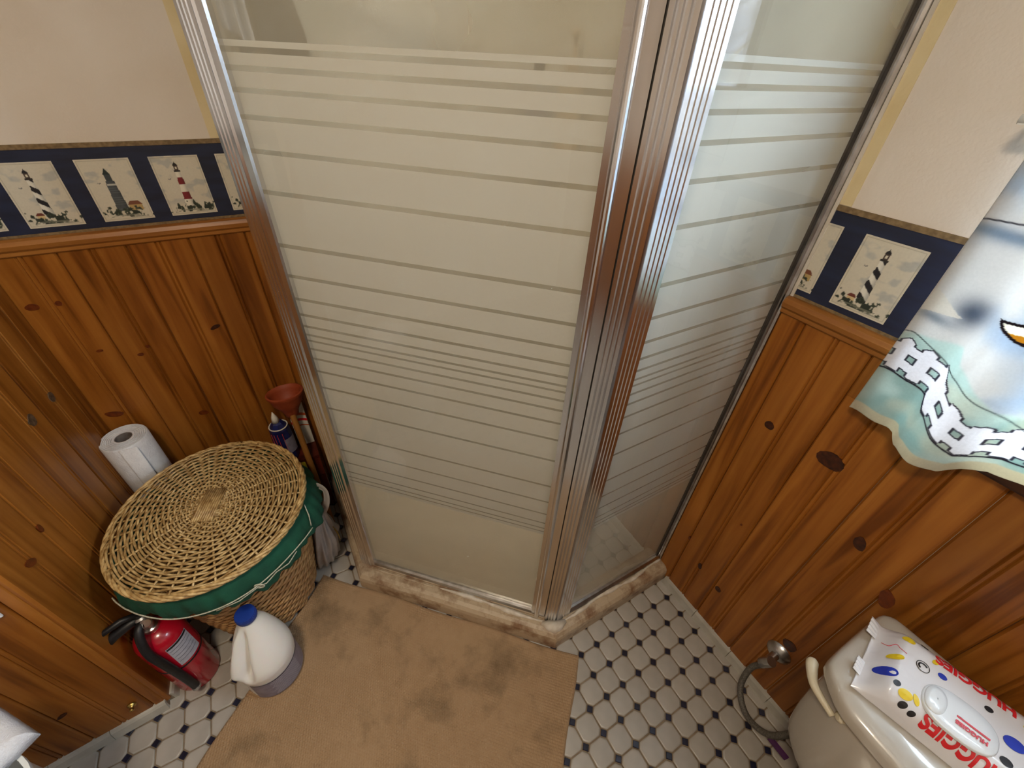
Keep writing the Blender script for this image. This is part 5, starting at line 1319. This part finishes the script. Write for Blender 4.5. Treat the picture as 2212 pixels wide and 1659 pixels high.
# ---- curtain on the lower half of the window
def curtain():
    t = empty('window_curtain', (1.66, -0.055, 1.03), 'pale printed curtain with white picket fence hanging at the window', 'curtain')
    nu, nv = 520, 420
    x = np.linspace(1.228, 2.115, nu); s = np.linspace(0, 1, nv)
    X_, S_ = np.meshgrid(x, s)
    xr = X_ - 1.228
    ztop = 1.515
    # hem rises and falls with the folds
    zbot = 1.030 + np.interp(xr, [0, .05, .083, .095, .13, .165, .185, .21, .26, .34, .45, .6, .9], [0.0, .003, .010, -.010, -.017, -.018, .004, .024, .036, .03, .01, .03, .02])
    Z_ = zbot + (ztop - zbot) * S_
    fold = 0.016 * np.sin(xr * 34 + 0.5 + 0.4 * np.sin(S_ * 3)) * (0.55 + 0.45 * (1 - S_)) + 0.007 * np.sin(xr * 71 + 1.7) * (1 - 0.4 * S_)
    crease = -0.010 * np.exp(-((xr - 0.085 - 0.03 * S_) / 0.010) ** 2) * (1 - S_)
    Y_ = -0.058 + fold + crease
    hem = np.exp(-(S_ / 0.03) ** 2) * 0.003
    P = np.stack([X_, Y_ - hem, Z_], -1)
    # flat print: u across, w up from the hem, in metres of cloth
    w = (Z_ - zbot); u = xr
    col = np.broadcast_to(L3('#D6D3CE'), (nv, nu, 3)).copy()
    cl = fbm(u * 7 + w * 3, w * 12 - u * 4, 50)
    col = paint(col, 0.75 * sm(0.42, 0.75, cl), L3('#A9BBCB'))
    col = paint(col, 0.45 * sm(0.50, 0.8, fbm(u * 5 + 9, w * 9, 51)) * sm(0.26, 0.32, w), L3('#D9C3AE'))
    # dunes/sea below the fence
    dune = 0.150 - 0.16 * sm(0.06, 0.26, u) * 0.45 + 0.012 * np.sin(u * 20)
    gr = fbm(u * 12, w * 14, 52)
    sea = sm(0.004, -0.004, w - (dune + 0.025))
    col = paint(col, sea, L3('#C6D3CC')); col = paint(col, sea * 0.6 * sm(0.4, 0.7, gr), L3('#93AFAA'))
    col = paint(col, sea * 0.5 * sm(0.55, 0.7, fbm(u * 9, w * 10, 53)), L3('#D3CFBE'))
    # hem band
    col = paint(col, sm(0.020, 0.017, w), L3('#CFC8B2'))
    # white sand line under the fence
    def line(col, d, wd, c, a=1.0): return paint(col, a * sm(wd, wd * 0.5, np.abs(d)), c)
    base = 0.092 - 0.10 * sm(0.05, 0.30, u) + 0.010 * np.sin(u * 24 + 1)
    base = np.maximum(base, 0.030)
    col = line(col, w - base, 0.0020, L3('#3A3A4A'))
    # picket fence
    pit = 0.038; k = np.mod(u / pit, 1.0); kk = np.floor(u / pit)
    ht = 0.066
    inpk = (k > 0.16) & (k < 0.70)
    tip = ht - 0.010 + 0.010 * (1 - np.abs(k - 0.43) / 0.27 * 0.5)
    rel = w - base
    picket = inpk & (rel > 0.004) & (rel < tip)
    railm = ((np.abs(rel - 0.020) < 0.0075) | (np.abs(rel - 0.048) < 0.0070))
    fence = picket | (railm & (rel > 0))
    zone = u < 0.42
    # outline through dilation
    f = (fence & zone).astype(float)
    d1 = np.maximum.reduce([np.roll(f, a, ax) for ax in (0, 1) for a in (-2, -1, 1, 2)])
    col = paint(col, np.clip(d1 - f, 0, 1) * 0.85, L3('#3A3350'))
    col = paint(col, f, L3('#E6E4E4'))
    # second range: shore band with plain wash further right, sail, little boat
    def tri(p, a, b, c):
        def e(a, b): return (b[0] - a[0]) * (p[1] - a[1]) - (b[1] - a[1]) * (p[0] - a[0])
        s1, s2, s3 = e(a, b), e(b, c), e(c, a); return ((s1 > 0) & (s2 > 0) & (s3 > 0)) | ((s1 < 0) & (s2 < 0) & (s3 < 0))
    zz = Z_
    sail = tri((X_, zz), (1.2285, 1.288), (1.2285, 1.250), (1.286, 1.262))
    sail2 = tri((X_, zz), (1.228, 1.292), (1.234, 1.285), (1.286, 1.262)) | sail
    col = paint(col, np.exp(-(((X_ - 1.292) / 0.022) ** 2 + ((zz - 1.275) / 0.022) ** 2)) * 0.8, L3('#3E5A74'))
    col = paint(col, np.exp(-(((X_ - 1.25) / 0.03) ** 2 + ((zz - 1.247) / 0.008) ** 2)) * 0.6, L3('#6C8090'))
    col = paint(col, sail2 * 1.0, L3('#D8D2C8'))
    col = line(col, (zz - 1.400 - 0.10 * (X_ - 1.238)), 0.0016, L3('#4A4A56'), 0.9)
    col = paint(col, np.exp(-((zz - 1.386) / 0.010) ** 2) * 0.75 * (fbm(u * 12, w * 4, 60) > 0.3), L3('#7F95A6'))
    col = line(col, (zz - 1.208 + 0.35 * np.clip(X_ - 1.24, 0, 1) - 0.008 * np.sin(u * 30)), 0.0014, L3('#4A5A5E'), 0.7)
    # boat hull with dark outline
    hx, hz = 1.372, 1.292
    hull = (((X_ - hx) / 0.046) ** 2 + ((zz - hz) / 0.028) ** 2 < 1) & (zz < hz - 0.004 + 0.15 * (X_ - hx))
    hul2 = (((X_ - hx) / 0.050) ** 2 + ((zz - hz) / 0.032) ** 2 < 1) & (zz < hz + 0.15 * (X_ - hx))
    col = paint(col, hul2 * 1.0, L3('#2C2430')); col = paint(col, hull * 1.0, L3('#C69A3A'))
    band = hull & (zz > hz - 0.016 + 0.15 * (X_ - hx)); col = paint(col, band * 1.0, L3('#E4DFD2'))
    o = grid_mesh('cloth', P, M['curtain'], t, colors=col)
    s2 = o.modifiers.new('thick', 'SOLIDIFY'); s2.thickness = 0.0006
    mb = MB(); mb.tube([(1.20, -0.058, 1.521), (2.14, -0.058, 1.521)], 0.006, 12); mb.build('curtain_rod', M['whitepaint'], t, smooth=True)
    for xx in (1.205, 2.135):
        mb = MB(); mb.box(xx - 0.004, xx + 0.004, -0.062, 0.0, 1.515, 1.527); mb.build('rod_bracket', M['whitepaint'], t)
curtain()

# ---- corner of a white bin with a towel on it, bottom left
t = empty('waste_bin', (0.934, -1.735, 0), 'tall round white plastic bin at the bottom left edge', 'bin')
mb = MB(); mb.lathe([(0.105, 0.0), (0.110, 0.004), (0.129, 0.485), (0.133, 0.490), (0.133, 0.500), (0.126, 0.500), (0.122, 0.48), (0.104, 0.008), (0.001, 0.008)], (0.934, -1.735, 0), 48, capt=False); mb.build('bin_body', M['bin'], t, smooth=True, auto=40)
def towel_heap():
    t = empty('white_towel', (0.92, -1.72, 0.5), 'folded white towel lying over the rim of the white bin', 'towel')
    n, m = 70, 70
    a, b = np.meshgrid(np.linspace(-1, 1, n), np.linspace(-1, 1, m))
    d1 = np.array([-0.76, -0.65]); d2 = np.array([0.65, -0.76])
    la, lb = 0.075, 0.115
    X_ = 0.847 + a * la * d1[0] + b * lb * d2[0]; Y_ = -1.743 + a * la * d1[1] + b * lb * d2[1]
    rr = np.maximum(np.abs(a), np.abs(b)) ; edge = np.sqrt(np.clip(1 - rr ** 6, 0, 1))
    Z_ = 0.502 + 0.045 * edge + 0.006 * np.sin(b * 9 + a * 2) * edge + 0.004 * fbm(a * 4, b * 4, 70)
    P = np.stack([X_, Y_, Z_], -1)
    o = grid_mesh('top_fold', P, M['towel'], t)
    s = o.modifiers.new('thick', 'SOLIDIFY'); s.thickness = 0.006; s.offset = -1
towel_heap()
# ---- white cover plate on the boxed-in wall
pc_ = Vector((0.6195, -1.664, 0.672)) + bout * 0.010 + bdir * 0.016 + Vector((0, 0, 0.018))
t = empty('outlet_plate', pc_, 'small white outlet plate on the wood wall at the left edge', 'outlet')
m2 = MB(); a = bdir * 0.040; z = Vector((0, 0, 0.057))
v = [pc_ - a - z, pc_ + a - z, pc_ + a + z, pc_ - a + z]; v = v + [p + bout * 0.006 for p in v]
m2.add(v, [(0, 1, 2, 3), (7, 6, 5, 4), (0, 4, 5, 1), (1, 5, 6, 2), (2, 6, 7, 3), (3, 7, 4, 0)]); o = m2.build('plate', M['outlet'], t); 
bm = bmesh.new(); bm.from_mesh(o.data); bmesh.ops.recalc_face_normals(bm, faces=bm.faces); bm.to_mesh(o.data); bm.free(); sub_bevel(o, 0.003)
# ---- cloths added inside the stall as stand-ins for shapes in the door glass
def hung_cloth(y0, y1, z0, z1, x, mat, label, skew):
    t = empty('stand_in_cloth', (x, (y0 + y1) / 2, z0), label, 'stand_in_cloth')
    u, s_ = np.meshgrid(np.linspace(0, 1, 60), np.linspace(0, 1, 50))
    Y_ = y0 + (y1 - y0) * (0.5 + (u - 0.5) * (1 - 0.55 * s_ ** 2)) + skew * (1 - s_) * (u - 0.2)
    Z_ = z0 + (z1 - z0) * s_ + 0.010 * np.sin(u * 5) * (1 - s_)
    X_ = x + 0.016 * np.sin(u * 19 + 2 * s_) + 0.010 * (fbm(u * 5, s_ * 5, 77) - 0.5) * 2
    o = grid_mesh('cloth', np.stack([X_, Y_, Z_], -1), mat, t); sd = o.modifiers.new('thick', 'SOLIDIFY'); sd.thickness = 0.005
    mb = MB(); yc = (y0 + y1) / 2
    mb.lathe([(0.016, 0), (0.016, 0.004), (0.005, 0.006), (0.005, x + 0.008), (0.009, x + 0.012), (0.001, x + 0.016)], (0.0102, yc, z1 - 0.006), 16, axis=(1, 0, 0)); mb.build('hook', M['steel'], t, smooth=True, auto=40)
hung_cloth(-0.905, -0.775, 1.532, 1.74, 0.040, M['greytowel'], 'dark grey cloth standing in for the dark shape at the top left of the door', 0.02)
hung_cloth(-0.952, -0.880, 1.568, 1.78, 0.085, M['towel'], 'white cloth standing in for the pale patch beside the dark grey one', 0.0)
